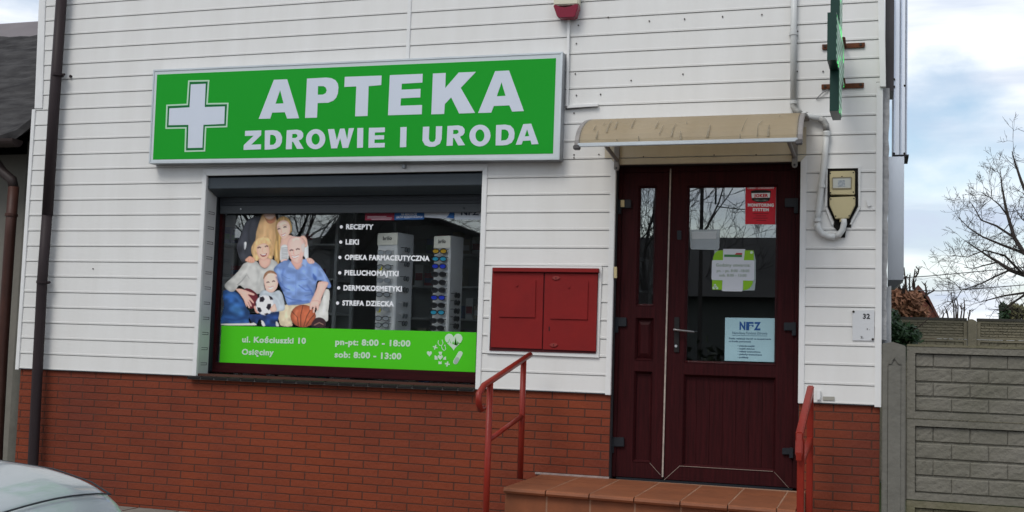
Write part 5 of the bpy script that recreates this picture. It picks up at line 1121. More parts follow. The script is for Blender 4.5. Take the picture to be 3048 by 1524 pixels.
# ------------------------------------------------------------------ neighbour house on the left
NB = thing('neighbour_house', (-7.5, 2.0, GZ), 'old low house with a tar paper roof left of the white pharmacy', 'house')
PLAS = mat('grey_plaster', (0.20, 0.19, 0.165), 0.9, noise=(3, 0.5), col2=(0.13, 0.125, 0.11), bump=(14, 0.3))
xw = XL - 0.06
MB().box(-13.0, xw - 0.02, 0.45, 8.0, GZ, 3.1).build('wall', PLAS, NB)
MB().box(xw - 0.30, xw - 0.02, 0.34, 0.50, GZ, 3.2).build('pilaster', mat('dark_plaster', (0.15, 0.145, 0.125), 0.9, noise=(3, 0.5), bump=(14, 0.3)), NB)
e_r = at(114, 352, 0.02); e_l = at(0, 402, 0.02); rdg = at(0, 108, 3.2); 
nx_, ny_ = 48, 22; vs, fs = [], []; rr_ = random.Random(5)
for j in range(ny_ + 1):
    for i in range(nx_ + 1):
        u_ = i / nx_; v_ = j / ny_
        x = -13.0 + u_ * (xw + 0.03 + 13.0)
        y = 0.0 + v_ * 3.2
        ze = e_l.z + (e_r.z - e_l.z) * max(0, min(1.15, (x - e_l.x) / (e_r.x - e_l.x))) ** 1.4 if x > e_l.x else e_l.z - 0.02
        z = ze * (1 - v_) ** 1.0 + rdg.z * v_ - 0.03 * math.sin(v_ * math.pi)
        z += 0.014 * math.sin(v_ * 34 + math.sin(x * 2.2) * 1.1) + rr_.uniform(-.012, .012)
        if j == 0: z += rr_.uniform(-.02, .012)
        vs.append((x, y, z))
base = len(vs); vs2 = [(x, y + 0.01, z - 0.075) for x, y, z in vs]
def gi(i, j): return j * (nx_ + 1) + i
for j in range(ny_):
    for i in range(nx_):
        fs.append((gi(i, j), gi(i + 1, j), gi(i + 1, j + 1), gi(i, j + 1))); fs.append(tuple(base + k for k in (gi(i, j), gi(i, j + 1), gi(i + 1, j + 1), gi(i + 1, j))))
for i in range(nx_): fs.append((gi(i, 0), base + gi(i, 0), base + gi(i + 1, 0), gi(i + 1, 0)))
for j in range(ny_): fs.append((gi(nx_, j), gi(nx_, j + 1), base + gi(nx_, j + 1), base + gi(nx_, j)))
rf = MB().add(vs + vs2, fs).build('roof', ROOFT, NB, smooth=False)
f0 = at(0, 112, 3.15); f1 = at(0, 70, 3.3)
MB().hexa([(-13, 3.14, f0.z - 0.02), (xw + 0.03, 3.14, f0.z - 0.02), (xw + 0.03, 3.5, f1.z + 0.05), (-13, 3.5, f1.z + 0.05)], (0, 0.05, 0.03)).build('ridge_flashing', mat('dull_brown_sheet', (0.17, 0.145, 0.145), 0.45, 0.2, noise=(2, 0.5)), rf)
MB().add([(-13, 3.3, 2.9), (xw, 3.3, 2.9), (xw, 8, 2.9), (-13, 8, 2.9), (-13, 3.45, f1.z), (xw, 3.45, f1.z), (xw, 8, f1.z - 1.0), (-13, 8, f1.z - 1.0)], [(0, 3, 2, 1), (4, 5, 6, 7), (0, 1, 5, 4), (1, 2, 6, 5), (2, 3, 7, 6), (3, 0, 4, 7)]).build('rear_roof', ROOFT, NB)
DKM = mat('rusty_gutter', (0.040, 0.028, 0.026), 0.5, noise=(6, 0.6))
gz_ = at(0, 428, -0.02).z; gxr = at(52, 430, -0.02).x; n = 10
ga = [math.pi + math.pi * k / n for k in range(n + 1)]
mb = MB(); vs = [(x, -0.02 + 0.07 * math.cos(t), gz_ + 0.035 + 0.07 * math.sin(t)) for x in (-12.9, gxr) for t in ga]; m_ = n + 1
mb.add(vs, [(k, k + 1, m_ + k + 1, m_ + k) for k in range(n)] + [tuple(range(m_, 2 * m_))])
mb.build('gutter', DKM, NB)
def np_(px, py): return at(px, py, 0.12)
MB().tube([at(-30, 440, -0.02), np_(-22, 470), np_(8, 512), np_(36, 536), np_(41, 562)], 0.045, 14).build('pipe_bend', DKM, NB, smooth=True)
MB().tube([np_(41, 556), np_(30, 700), np_(18, 880), np_(8, 1040), np_(-6, 1300), np_(-14, 1500)], 0.047, 14).build('rain_pipe', RUSTP, NB, smooth=True)
a = np_(34, 640); MB().tube([a + Vector((0, 0, -0.012)), a + Vector((0, 0, 0.012))], 0.056, 14).build('pipe_collar', RUSTP, NB)

# ------------------------------------------------------------------ flue and gable edge on the right of the pharmacy
GE = mat('foam_edge', (0.42, 0.42, 0.42), 0.9, noise=(9, 0.7), col2=(0.24, 0.24, 0.25), bump=(16, 0.8))
mb = MB(); rg = random.Random(3); L_ = []; Rr = []
for k in range(30):
    py = 262 + k * (1012 - 262) / 29.0; sl = (py - 262) / 750.0
    L_.append((2624 - 5 * sl, py)); Rr.append((2649 - 11 * sl + rg.uniform(-2.2, 1.5), py))
poly(mb, None, 0.045, L_[::-1] + Rr, yd=0.09); mb.build('insulation_edge', GE, PH)
MB().hexa(pq([(2626, 860), (2653, 850), (2652, 1300), (2626, 1300)][::-1], 0.14), (0, 0.25, 0)).build('side_plaster', mat('white_plaster', (0.50, 0.51, 0.52), 0.8, noise=(4, 0.5), bump=(12, 0.4)), PH)
MB().hexa(pq([(2636, 270), (2660, 270), (2662, -40), (2636, -40)], 0.20), (0, 0.3, 0)).build('brown_soffit', mat('dark_brown_sheet', (0.035, 0.026, 0.026), 0.35, noise=(1.2, 0.8), stretch=(1, 1, .6), col2=(0.13, 0.125, 0.13)), PH)
FL = thing('flue_duct', tuple(at(2668, 858, 0.6)), 'silvery sheet metal flue duct fixed to the right side of the pharmacy', 'flue')
SHEET = mat('galvanised_sheet', (0.84, 0.87, 0.92), 0.28, 0.8, noise=(2, 0.4), stretch=(3, 1, 0.5), col2=(0.74, 0.78, 0.84))
mb = MB(); yfl = 0.5
xs_ = [2656, 2660, 2664, 2676, 2680, 2684, 2693, 2697, 2700]; dyk = [0, 0.012, 0, 0, 0.014, 0, 0, 0.012, 0]
for i in range(len(xs_) - 1):
    A0 = at(xs_[i], 461, yfl + dyk[i]); A1 = at(xs_[i + 1], 461, yfl + dyk[i + 1]); tz = at(2680, -60, yfl).z
    mb.add([A0, A1, (A1.x, A1.y, tz), (A0.x, A0.y, tz)], [(0, 1, 2, 3)])
A = at(2656, 461, yfl); B = at(2700, 461, yfl)
mb.box(A.x, B.x, yfl + 0.02, yfl + 0.35, A.z, tz)
mb.build('upper_duct', SHEET, FL)
MB().hexa([(A.x, yfl - 0.005, A.z - 0.012), (B.x + 0.012, yfl - 0.005, A.z - 0.012), (B.x + 0.012, yfl - 0.005, A.z), (A.x, yfl - 0.005, A.z)], (0, 0.36, 0)).build('duct_lip', SHADOWGAP, FL)
c1, c2, c3, c4 = at(2643, 833, yfl), at(2690, 833, yfl), at(2690, 468, yfl), at(2646, 468, yfl)
MB().hexa([c1, c2, Vector((c2.x, yfl, A.z - 0.013)), Vector((c1.x, yfl, A.z - 0.013))], (0, 0.3, 0)).build('lower_duct', mat('plain_sheet', (0.78, 0.81, 0.86), 0.25, 0.85, noise=(1.5, 0.3)), FL)
d1 = at(2641, 858, yfl + 0.1); d2 = at(2664, 858, yfl + 0.1)
MB().add([c1, c2, c2 + Vector((0, .3, 0)), c1 + Vector((0, .3, 0)), Vector((c1.x, yfl + 0.02, d1.z)), Vector((d2.x, yfl + 0.02, d1.z)), Vector((d2.x, yfl + .3, d1.z)), Vector((c1.x, yfl + .3, d1.z))], [(0, 1, 2, 3), (7, 6, 5, 4), (0, 4, 5, 1), (1, 5, 6, 2), (2, 6, 7, 3), (3, 7, 4, 0)]).build('duct_boot', mat('dark_sheet', (0.15, 0.16, 0.17), 0.35, 0.5), FL)
for p in ((2661, 236), (2661, 258), (2693, 255), (2661, 457), (2692, 457)): a = at(*p, yfl); MB().disc((a.x, a.z), 0.008, yfl - 0.006, 0.008, 8).build('rivet', SCR, FL)

# ------------------------------------------------------------------ concrete fences
def fence_panel(mb, x0, x1, z0, z1, yfr, rows, cols_, rng, fr=0.055, rec=0.03, th=0.05, row_off=True):
    """cast panel: raised rim, rough stone blocks in the recess"""
    mb.box(x0, x1, yfr, yfr + th, z0, z0 + fr * 0.8); mb.box(x0, x1, yfr, yfr + th, z1 - fr * 0.8, z1)
    mb.box(x0, x0 + fr, yfr, yfr + th, z0 + fr * .8, z1 - fr * .8); mb.box(x1 - fr, x1, yfr, yfr + th, z0 + fr * .8, z1 - fr * .8)
    mb.box(x0 + fr, x1 - fr, yfr + rec, yfr + th, z0 + fr * .8, z1 - fr * .8)
    rh = (z1 - z0 - 1.6 * fr) / rows; cw = (x1 - x0 - 2 * fr) / cols_
    for r_ in range(rows):
        za, zb2 = z0 + fr * .8 + r_ * rh + 0.007, z0 + fr * .8 + (r_ + 1) * rh - 0.003
        c = -0.5 if r_ % 2 else 0.0
        while c < cols_:
            xa_, xb_ = x0 + fr + max(c, 0) * cw + 0.002, x0 + fr + min(c + 1, cols_) * cw - 0.002; c += 1
            us_ = [0, .03, .12, .3, .5, .7, .88, .97, 1]; ws_ = [0, .07, .25, .5, .75, .92, 1]; nn_, mm_ = 8, 6; g_ = []
            tilt = rng.uniform(-.003, .003)
            for j in range(mm_ + 1):
                for i in range(nn_ + 1):
                    edge = (i in (0, nn_)) or (j in (0, mm_))
                    d_ = (rec - 0.0005 if j in (0, mm_) else rec - 0.0075) if edge else rec - 0.011 - tilt * (us_[i] - .5) - rng.uniform(-.0022, .0022)
                    g_.append((xa_ + (xb_ - xa_) * us_[i], yfr + d_, za + (zb2 - za) * ws_[j] + (rng.uniform(-.004, .002) if j in (0, mm_) else 0)))
            mb.add(g_, [(j * (nn_ + 1) + i, j * (nn_ + 1) + i + 1, (j + 1) * (nn_ + 1) + i + 1, (j + 1) * (nn_ + 1) + i) for j in range(mm_) for i in range(nn_)])
    return mb
yF = 0.0
FN = thing('concrete_fence', (3.4, yF, GZ), 'grey precast concrete fence of stone pattern panels beside the right corner', 'fence')
rgf = random.Random(7)
px0 = at(2625, 1200, yF).x; px1 = at(2696, 1200, yF).x
pz_ = at(2660, 1018, yF).z
def post(x0, x1, yfr, ztop, m_, par):
    mbx = MB(); w = x1 - x0
    mbx.add([(x0, yfr, GZ), (x1, yfr, GZ), (x1, yfr + 0.12, GZ), (x0, yfr + 0.12, GZ), (x0, yfr, ztop - 0.012), (x1, yfr, ztop - 0.025), (x1, yfr + 0.12, ztop - 0.025), (x0, yfr + 0.12, ztop - 0.012), (x0 + w * .45, yfr, ztop), (x0 + w * .45, yfr + 0.12, ztop)],
            [(0, 3, 2, 1), (0, 1, 5, 8, 4), (1, 2, 6, 5), (2, 3, 7, 9, 6), (3, 0, 4, 7), (4, 8, 9, 7), (8, 5, 6, 9)])
    o_ = mbx.build('post', m_, par, bevel=0.006)
    return o_
po = post(px0, px1, yF - 0.02, pz_, CONC2, FN)
w = px1 - px0; zt4 = pz_ - 0.10
chev = MB(); chev.prism([[(px0 + w * .25, yF - .028, zt4 - .055), (px0 + w * .42, yF - .028, zt4), (px0 + w * .62, yF - .028, zt4), (px0 + w * .82, yF - .028, zt4 - .055), (px0 + w * .70, yF - .028, zt4 - .055), (px0 + w * .52, yF - .028, zt4 - .018), (px0 + w * .38, yF - .028, zt4 - .055)]], 0.012)
chev.build('chevron', CONC2, po, bevel=0.003)
MB().box(px0 + w * .24, px0 + w * .80, yF - .0235, yF - .018, GZ, zt4 - .058).build('post_face', CONC2, po, bevel=0.006)
zz = [at(2700, 1029, yF).z, at(2697, 1245, yF).z, at(2694, 1487, yF).z]; ph_ = zz[1] - zz[2]
zz.append(zz[2] - ph_)
pw = 2.0
for k in range(2):
    x0_ = px1 + 0.006 + k * (pw + w); x1_ = x0_ + pw - 0.012
    for i in range(3):
        z1_, z0_ = zz[i] - 0.004, max(zz[i + 1] + 0.004, GZ)
        m_ = fence_panel(MB(), x0_, x1_, z0_, z1_, yF + (0.0, 0.006, 0.002)[i], 4, 8, rgf)
        m_.build('panel', CONC if i < 2 else CONCM, FN)
    post(x1_ + 0.006, x1_ + 0.006 + w, yF - 0.02, pz_, CONC2, FN)
MB().hexa([(px1 + .006, yF - .004, zz[0] - 0.008), (px1 + 2 * pw + w, yF - .004, zz[0] - 0.008), (px1 + 2 * pw + w, yF - .004, zz[0] + .012), (px1 + .006, yF - .004, zz[0] + .012)], (0, 0.058, 0)).build('coping', CONCM, FN, bevel=0.005)
yB = 6.0
FB = thing('concrete_fence', (4.0, yB, GZ), 'far weathered concrete fence of ribbed panels behind the dark green bush', 'fence')
bpx = [2880 - 530, 2880 - 265, 2880, 3145, 3410]; bw = at(2907, 980, yB).x - at(2880, 980, yB).x
zT = at(2780, 947, yB).z; zM = at(2800, 1008, yB).z
CONCB = mat('aged_fence_concrete', (0.25, 0.22, 0.155), 0.95, noise=(4, 0.6), col2=(0.15, 0.135, 0.10), bump=(20, 0.5))
for i, bp_ in enumerate(bpx):
    xp = at(bp_, 980, yB).x
    post(xp, xp + bw, yB - 0.03, zT + 0.0, CONCB, FB)
    xn = at(bp_ + 265, 980, yB).x - 0.006
    fence_panel(MB(), xp + bw + 0.006, xn, zM + .001, zT - 0.02, yB, 5, 8, rgf, 0.035, 0.025).build('panel', CONCB, FB)
    fence_panel(MB(), xp + bw + 0.006, xn, zM - 0.50, zM - .001, yB + 0.006, 5, 8, rgf, 0.035, 0.025).build('panel', CONCB, FB)
    fence_panel(MB(), xp + bw + 0.006, xn, GZ, zM - 0.501, yB, 5, 8, rgf, 0.035, 0.025).build('panel', CONCB, FB)
    MB().box(xp + bw + 0.004, xn, yB - 0.012, yB + 0.062, zT - 0.021, zT + 0.008).build('coping', mat('dark_coping', (0.075, 0.07, 0.06), 0.95, noise=(6, 0.5)), FB)

# ------------------------------------------------------------------ trees and shrubs
BARK = mat('dark_bark', (0.06, 0.05, 0.045), 0.9, noise=(9, 0.5), bump=(30, 0.5))
def grow(mb, p, d, length, r, depth, rng, gravity=0.0, spread=0.6, nseg=4, minr=0.003, kids=(2, 4), sides=5):
    pts = [p.copy()]; rs_ = [r]; q_ = p.copy(); dd = d.normalized()
    for i in range(nseg):
        dd = (dd + Vector((rng.uniform(-1, 1), rng.uniform(-1, 1), rng.uniform(-1, 1))) * 0.22 + Vector((0, 0, gravity))).normalized()
        q_ = q_ + dd * (length / nseg); pts.append(q_.copy()); rs_.append(max(minr, r * (1 - 0.6 * (i + 1) / nseg)))
    mb.tube(pts, rs_, sides if r > 0.012 else 3, cap=r > 0.02)
    if depth <= 0: return
    for k in range(rng.randint(*kids)):
        t = rng.uniform(0.3, 1.0); idx_ = min(int(t * nseg), nseg - 1); f_ = t * nseg - idx_
        b_ = pts[idx_].lerp(pts[idx_ + 1], f_); base_d = (pts[idx_ + 1] - pts[idx_]).normalized()
        side = Vector((rng.uniform(-1, 1), rng.uniform(-1, 1), rng.uniform(-0.7, 1.0))).normalized()
        nd = (base_d * (1 - spread) + side * spread + base_d * 0.2).normalized()
        grow(mb, b_, nd, length * rng.uniform(0.5, 0.78), max(minr, rs_[idx_] * rng.uniform(0.5, 0.7)), depth - 1, rng, gravity, spread, nseg, minr, kids, sides)
    grow(mb, pts[-1], dd, length * 0.6, rs_[-1], depth - 1, rng, gravity, spread, nseg, minr, kids, sides)
yT = 9.0
rt = random.Random(21)
BT = thing('bare_tree', (at(3290, 900, yT).x, yT, GZ), 'big bare tree with fine drooping twigs behind the fences at the right edge', 'tree')
base = Vector(BT.location); fork = at(3260, 830, yT)
MB().tube([base, base.lerp(fork, 0.5) + Vector((0.05, 0, 0)), fork], [0.22, 0.18, 0.16], 12).build('trunk', BARK, BT, smooth=True)
limbs = [
 ([(3260, 830), (3140, 830), (3047, 818), (3006, 804), (2971, 780), (2941, 762), (2900, 735), (2872, 716)], 0.07),
 ([(3255, 800), (3120, 790), (3048, 753), (3019, 707), (3000, 643), (2990, 600), (2982, 552), (2978, 510)], 0.07),
 ([(3006, 804), (2960, 824), (2925, 842), (2888, 856), (2862, 864), (2850, 885), (2832, 897), (2812, 899)], 0.022),
 ([(3048, 753), (2985, 730), (2925, 705), (2885, 680), (2860, 655)], 0.035),
 ([(3019, 707), (2965, 672), (2920, 655), (2895, 610), (2885, 600)], 0.03),
 ([(3260, 820), (3150, 862), (3060, 870), (2990, 880), (2940, 893), (2915, 900)], 0.045),
 ([(3000, 643), (2975, 610), (2950, 590), (2925, 575)], 0.022),
 ([(3250, 780), (3140, 690), (3070, 610), (3040, 540), (3020, 480), (3012, 450)], 0.07),
 ([(3140, 690), (3080, 680), (3040, 650), (3015, 610)], 0.035),
 ([(3047, 818), (2990, 760), (2930, 745), (2880, 765), (2835, 760)], 0.03),
 ([(2862, 864), (2840, 840), (2815, 825)], 0.012),
 ([(3060, 870), (3010, 905), (2985, 925), (2950, 920)], 0.03),
 ([(2971, 780), (2930, 790), (2895, 800), (2870, 795)], 0.02)]
LB = MB()
for pts, r_ in limbs:
    off = rt.uniform(-0.9, 0.9) if pts[0][0] < 3200 else 0.0
    P3 = [at(p[0], p[1], yT + off * (k / (len(pts) - 1))) for k, p in enumerate(pts)]
    n = len(P3); rs_ = [max(0.0045, 0.62 * r_ * (1 - 0.9 * k / (n - 1))) for k in range(n)]
    LB.tube(P3, rs_, 6)
    for k in range(1, n):
        d0 = (P3[k] - P3[k - 1]).normalized()
        if P3[k].x > at(3110, 800, yT).x: continue
        for c in range(3):
            b_ = P3[k - 1].lerp(P3[k], rt.random()); side = Vector((rt.uniform(-1, 1), rt.uniform(-.8, .8), rt.uniform(-1, 1))).normalized()
            grow(LB, b_, (d0 * 0.45 + side * 0.75), rt.uniform(0.12, 0.30), max(0.0045, rs_[k] * 0.42), 3, rt, 0.01, 0.60, 4, 0.0021, (1, 2))
for k in range(9):
    grow(LB, fork, Vector((rt.uniform(-0.1, 1), rt.uniform(-0.8, 0.8), rt.uniform(0.2, 1.1))), rt.uniform(1.0, 1.4), 0.06, 4, rt, 0.02, 0.55, 5, 0.004, (2, 3))
LB.build('crown', BARK, BT)

def leaf_cloud(mb, centres, n, size, rng, flat=0.5):
    for i in range(n):
        c, rad = rng.choice(centres)
        while True:
            v = Vector((rng.uniform(-1, 1), rng.uniform(-1, 1), rng.uniform(-1, 1)))
            if 0.15 < v.length < 1: break
        v = v * (0.55 + 0.45 * rng.random()); p = Vector(c) + Vector((v.x * rad[0], v.y * rad[1], v.z * rad[2]))
        a = Vector((rng.uniform(-1, 1), rng.uniform(-1, 1), rng.uniform(-1, 1))).normalized(); b_ = a.orthogonal().normalized()
        s_ = size * rng.uniform(0.6, 1.35); w_ = s_ * 0.5
        nrm = a.cross(b_) * s_ * 0.15
        mb.add([p - a * s_, p + b_ * w_ + nrm, p + a * s_, p - b_ * w_ + nrm], [(0, 1, 2), (0, 2, 3)])
IVY = mat('ivy_leaf', (0.030, 0.062, 0.026), 0.4, island=0.55); OLEAF = mat('dry_beech_leaf', (0.31, 0.15, 0.085), 0.75, island=0.4)
STEMM = mat('brown_stem', (0.07, 0.05, 0.04), 0.9)
# ivy-like bush in front of the far fence
rs2 = random.Random(31); yI = 4.2
IB = thing('evergreen_bush', (at(2690, 1000, yI).x, yI, GZ), 'dark green leafy bush against the right flank of the pharmacy', 'bush')
def cpx(px, py, y, rx, rz, ry=0.25): a = at(px, py, y); s_ = (y + 8.35) / F; return (tuple(a), (rx * s_, ry, rz * s_))
mb = MB(); leaf_cloud(mb, [cpx(2660, 950, yI, 16, 34), cpx(2672, 985, yI, 30, 34), cpx(2700, 990, yI, 38, 30), cpx(2690, 1030, yI, 60, 40), cpx(2720, 1000, yI, 24, 20), cpx(2660, 1040, yI, 40, 60)], 1500, 0.036, rs2); mb.build('foliage', IVY, IB)
MB().tube([Vector(IB.location), at(2690, 1010, yI), at(2672, 960, yI)], [0.03, 0.02, 0.008], 7).build('stem', STEMM, IB)
MB().tube([at(2716, 985, yI - .1), at(2745, 965, yI - .1), at(2775, 937, yI - .1)], [0.008, 0.006, 0.004], 5).build('twig', STEMM, IB)
yO = 8.0
OB = thing('copper_hedge', (at(2690, 1000, yO).x, yO, GZ), 'shrub full of dry copper brown leaves behind the far fence', 'shrub')
mb = MB(); leaf_cloud(mb, [cpx(2665, 885, yO, 18, 30), cpx(2685, 915, yO, 42, 36), cpx(2710, 900, yO, 34, 38), cpx(2727, 895, yO, 18, 30), cpx(2740, 930, yO, 22, 18), cpx(2660, 930, yO, 20, 30)], 2600, 0.05, rs2); mb.build('foliage', OLEAF, OB)
mb = MB(); mb.tube([Vector(OB.location), at(2690, 930, yO), at(2688, 850, yO)], [0.05, 0.03, 0.01], 6)
for (a, b) in (((2692, 880), (2691, 796)), ((2700, 880), (2697, 822)), ((2709, 870), (2709, 818)), ((2724, 868), (2724, 800)), ((2724, 826), (2736, 800)), ((2688, 878), (2676, 845)), ((2682, 878), (2668, 842)), ((2755, 885), (2753, 842)), ((2752, 882), (2783, 864)), ((2719, 862), (2719, 832))):
    A_, B_ = at(*a, yO), at(*b, yO); mb.tube([A_, A_.lerp(B_, 0.5) + Vector((rs2.uniform(-.02, .02), 0, 0)), B_], [0.014, 0.011, 0.007], 5)
    for k in range(7): p_ = A_.lerp(B_, rs2.uniform(0.2, 0.95)); mb.tube([p_, p_ + Vector((rs2.uniform(-.05, .05), rs2.uniform(-.05, .05), 0.05))], [0.006, 0.004], 4)
mb.build('stems', STEMM, OB)
yS = 9.5
for k, (a, b) in enumerate((((2840, 945), (2830, 868)), ((2846, 945), (2838, 884)), ((2850, 945), (2847, 882)), ((2860, 945), (2860, 902)), ((2868, 945), (2869, 886)), ((2883, 945), (2885, 922)), ((2822, 945), (2810, 910)), ((2806, 945), (2806, 925)))):
    A_, B_ = at(*a, yS), at(*b, yS); s_ = thing('sapling', (A_.x, yS, GZ), 'thin bare sapling shoot rising above the middle of the far fence', 'sapling', 'sapling shoots above the far fence')
    mb = MB().tube([Vector((A_.x, yS, GZ)), A_, A_.lerp(B_, 0.5) + Vector((0.015, 0, 0)), B_], [0.016, 0.012, 0.009, 0.005], 5)
    for j in range(5): p_ = A_.lerp(B_, rs2.uniform(0.2, 0.95)); mb.tube([p_, p_ + Vector((rs2.uniform(-.06, .06), 0, 0.06))], [0.006, 0.004], 4)
    mb.build('stem', STEMM, s_)
yG = 14.0
for (px, py, rx, rz, m_, lab, nm) in ((2990, 925, 14, 26, IVY, 'small dark conifer bush above the far fence near the right edge', 'dark_bush'), (3025, 925, 36, 26, mat('olive_leaf', (0.13, 0.125, 0.06), 0.8, island=0.4), 'olive yellow bush above the far fence at the right edge', 'olive_bush')):
    o = thing(nm, (at(px, py, yG).x, yG, GZ), lab, 'bush')
    mb = MB(); leaf_cloud(mb, [cpx(px - rx * .3, py, yG, rx * .7, rz), cpx(px + rx * .4, py + 6, yG, rx * .8, rz * .9), cpx(px, py + 20, yG, rx, rz)], 750, 0.05, rs2); mb.build('foliage', m_, o)
    MB().tube([Vector(o.location), at(px, py, yG)], [0.06, 0.02], 6).build('stem', STEMM, o)
# house with a red roof far behind
yH = 26.0
HS = thing('brick_house', (at(2690, 900, yH).x, yH + 3, GZ), 'far house with a steep dark red roof behind the copper shrub', 'house')
ap = at(2733, 860, yH); er = at(2795, 950, yH); hw = er.x - ap.x
RT = mat('dark_red_tile', (0.10, 0.040, 0.032), 0.7, noise=(6, 0.4)); WBR = mat('far_brick', (0.16, 0.055, 0.04), 0.8)
MB().add([(ap.x - hw * 0.92, yH + .2, GZ), (ap.x + hw * 0.92, yH + .2, GZ), (ap.x + hw * 0.92, yH + .2, er.z + .15), (ap.x, yH + .2, ap.z - 0.1), (ap.x - hw * 0.92, yH + .2, er.z + .15),
          (ap.x - hw * 0.92, yH + 9, GZ), (ap.x + hw * 0.92, yH + 9, GZ), (ap.x + hw * 0.92, yH + 9, er.z + .15), (ap.x, yH + 9, ap.z - 0.1), (ap.x - hw * 0.92, yH + 9, er.z + .15)],
         [(0, 1, 2, 3, 4), (9, 8, 7, 6, 5), (0, 5, 6, 1), (1, 6, 7, 2), (4, 9, 5, 0)]).build('wall', WBR, HS)
for sg in (-1, 1):
    mid = Vector((ap.x + sg * hw * 0.52, yH, ap.z + (er.z - ap.z) * 0.40))
    lo_ = Vector((ap.x + sg * hw * 1.05, yH, er.z - 0.1)); t_ = Vector((ap.x, yH, ap.z)); up_ = Vector((0, 0, 0.12)); bk = Vector((0, 9.3, 0))
    mb = MB(); mb.add([t_, mid, lo_, t_ + up_, mid + up_, lo_ + up_] + [p + bk for p in (t_, mid, lo_, t_ + up_, mid + up_, lo_ + up_)],
                      [(0, 1, 4, 3), (1, 2, 5, 4), (3, 4, 10, 9), (4, 5, 11, 10), (6, 9, 10, 7), (7, 10, 11, 8), (0, 6, 7, 1), (1, 7, 8, 2), (2, 8, 11, 5)]); mb.build('roof', RT, HS)
# wires
for i, pts in enumerate(([(2600, 832), (2760, 822), (2870, 812), (3048, 795), (3150, 786)], [(2700, 864), (2800, 866), (2900, 860), (3048, 848), (3150, 840)])):
    o = MB().tube([at(p[0], p[1], 18) for p in pts], 0.010, 5).build('power_line', mat('wire_grey', (0.10, 0.10, 0.11), 0.6)); tag(o, ('upper' if i == 0 else 'lower') + ' thin overhead wire crossing the sky behind the bare tree', 'wire')

# ------------------------------------------------------------------ silver car in the foreground
CAR = thing('parked_car', (0, 0, 0), 'silver car in the foreground, only its bonnet corner in view', 'car')
PAINT = mat('silver_paint', (0.44, 0.48, 0.51), 0.3, 0.35, coat=0.6)
CG = mat('car_glass', (0.01, 0.012, 0.014), 0.05); TYRE = mat('tyre_rubber', (0.012, 0.012, 0.012), 0.8); RIM = mat('alloy_rim', (0.4, 0.41, 0.42), 0.35, 0.7)
car_parts = []
def carx(z): return z
st_x = [-2.08, -2.0, -1.8, -1.3, -0.7, 0.0, 0.55, 0.95, 1.3, 1.6, 1.82, 1.95, 2.02]
hw_ = [0.62, 0.76, 0.83, 0.86, 0.87, 0.87, 0.87, 0.865, 0.85, 0.82, 0.76, 0.68, 0.58]
sh_ = [0.62, 0.80, 0.90, 0.95, 0.96, 0.97, 0.975, 0.97, 0.955, 0.93, 0.885, 0.80, 0.64]
tp_ = [0.66, 0.84, 0.95, 1.00, 1.02, 1.04, 1.07, 1.06, 1.04, 1.005, 0.945, 0.85, 0.68]
def ring(i):
    w, s_, t = hw_[i], sh_[i], tp_[i]; lowz = 0.22 if 0 < i < len(st_x) - 1 else 0.32
    half = [(0.0, lowz), (w * .8, lowz), (w * .96, lowz + .08), (w, .48), (w * .985, .64), (w * .955, s_ - .05), (w * .88, s_ + (t - s_) * .15), (w * .62, s_ + (t - s_) * .62), (w * .3, s_ + (t - s_) * .93), (0.0, t)]
    return half + [(-y, z) for y, z in half[-2:0:-1]]
vs = []; fs = []
for i, x in enumerate(st_x): vs += [(x, y, z) for y, z in ring(i)]
n = len(ring(0))
for i in range(len(st_x) - 1):
    for k in range(n): k2 = (k + 1) % n; fs.append((i * n + k, i * n + k2, (i + 1) * n + k2, (i + 1) * n + k))
fs += [tuple(range(n))[::-1], tuple((len(st_x) - 1) * n + k for k in range(n))]
MB().add(vs, fs).build('body', PAINT, CAR, smooth=True, subsurf=2)
# bonnet laid over the body with its own shut line
def top_at(x, yy):
    i = max(k for k in range(len(st_x)) if st_x[k] <= x); i = min(i, len(st_x) - 2); f_ = (x - st_x[i]) / (st_x[i + 1] - st_x[i])
    w, s_, t = [a[i] + (a[i + 1] - a[i]) * f_ for a in (hw_, sh_, tp_)]
    q_ = abs(yy) / w; xs = [0, .3, .62, .88, .955]; zs2 = [t, s_ + (t - s_) * .93, s_ + (t - s_) * .62, s_ + (t - s_) * .15, s_ - .05]
    return float(np.interp(q_, xs, zs2))
bx = np.linspace(0.72, 1.86, 14); bym = lambda x: 0.70 - 0.10 * max(0, (x - 1.2) / 0.66) ** 2
vs = []; ncol = 15
for x in bx:
    for v in np.linspace(-1, 1, ncol):
        yy = v * bym(x); vs.append((x, yy, top_at(x, yy) + 0.004 + (0.008 if abs(abs(v) - 0.55) < 0.08 else 0)))
nb_ = len(vs); vs += [(a, b, c - 0.02) for a, b, c in vs]; fs = []
for i in range(len(bx) - 1):
    for k in range(ncol - 1): q_ = i * ncol + k; fs += [(q_, q_ + ncol, q_ + ncol + 1, q_ + 1)]
    for k in (0, ncol - 1): q_ = i * ncol + k; fs.append((q_, q_ + nb_, q_ + ncol + nb_, q_ + ncol))
for k in range(ncol - 1):
    for i in (0, len(bx) - 1): q_ = i * ncol + k; fs.append((q_, q_ + 1, q_ + 1 + nb_, q_ + nb_))
MB().add(vs, fs).build('bonnet', PAINT, CAR, smooth=True, subsurf=1)
mb = MB()
for sg in (-1, 1): mb.tube([(x, sg * (bym(x) + 0.006), top_at(x, bym(x) + .006) + 0.003) for x in bx], 0.0032, 6)
mb.tube([(1.868, v * bym(1.86), top_at(1.86, v * bym(1.86)) + 0.001) for v in np.linspace(-1, 1, 12)], 0.0032, 6)
mb.build('shut_line', mat('panel_gap', (0.03, 0.035, 0.04), 0.8), CAR)
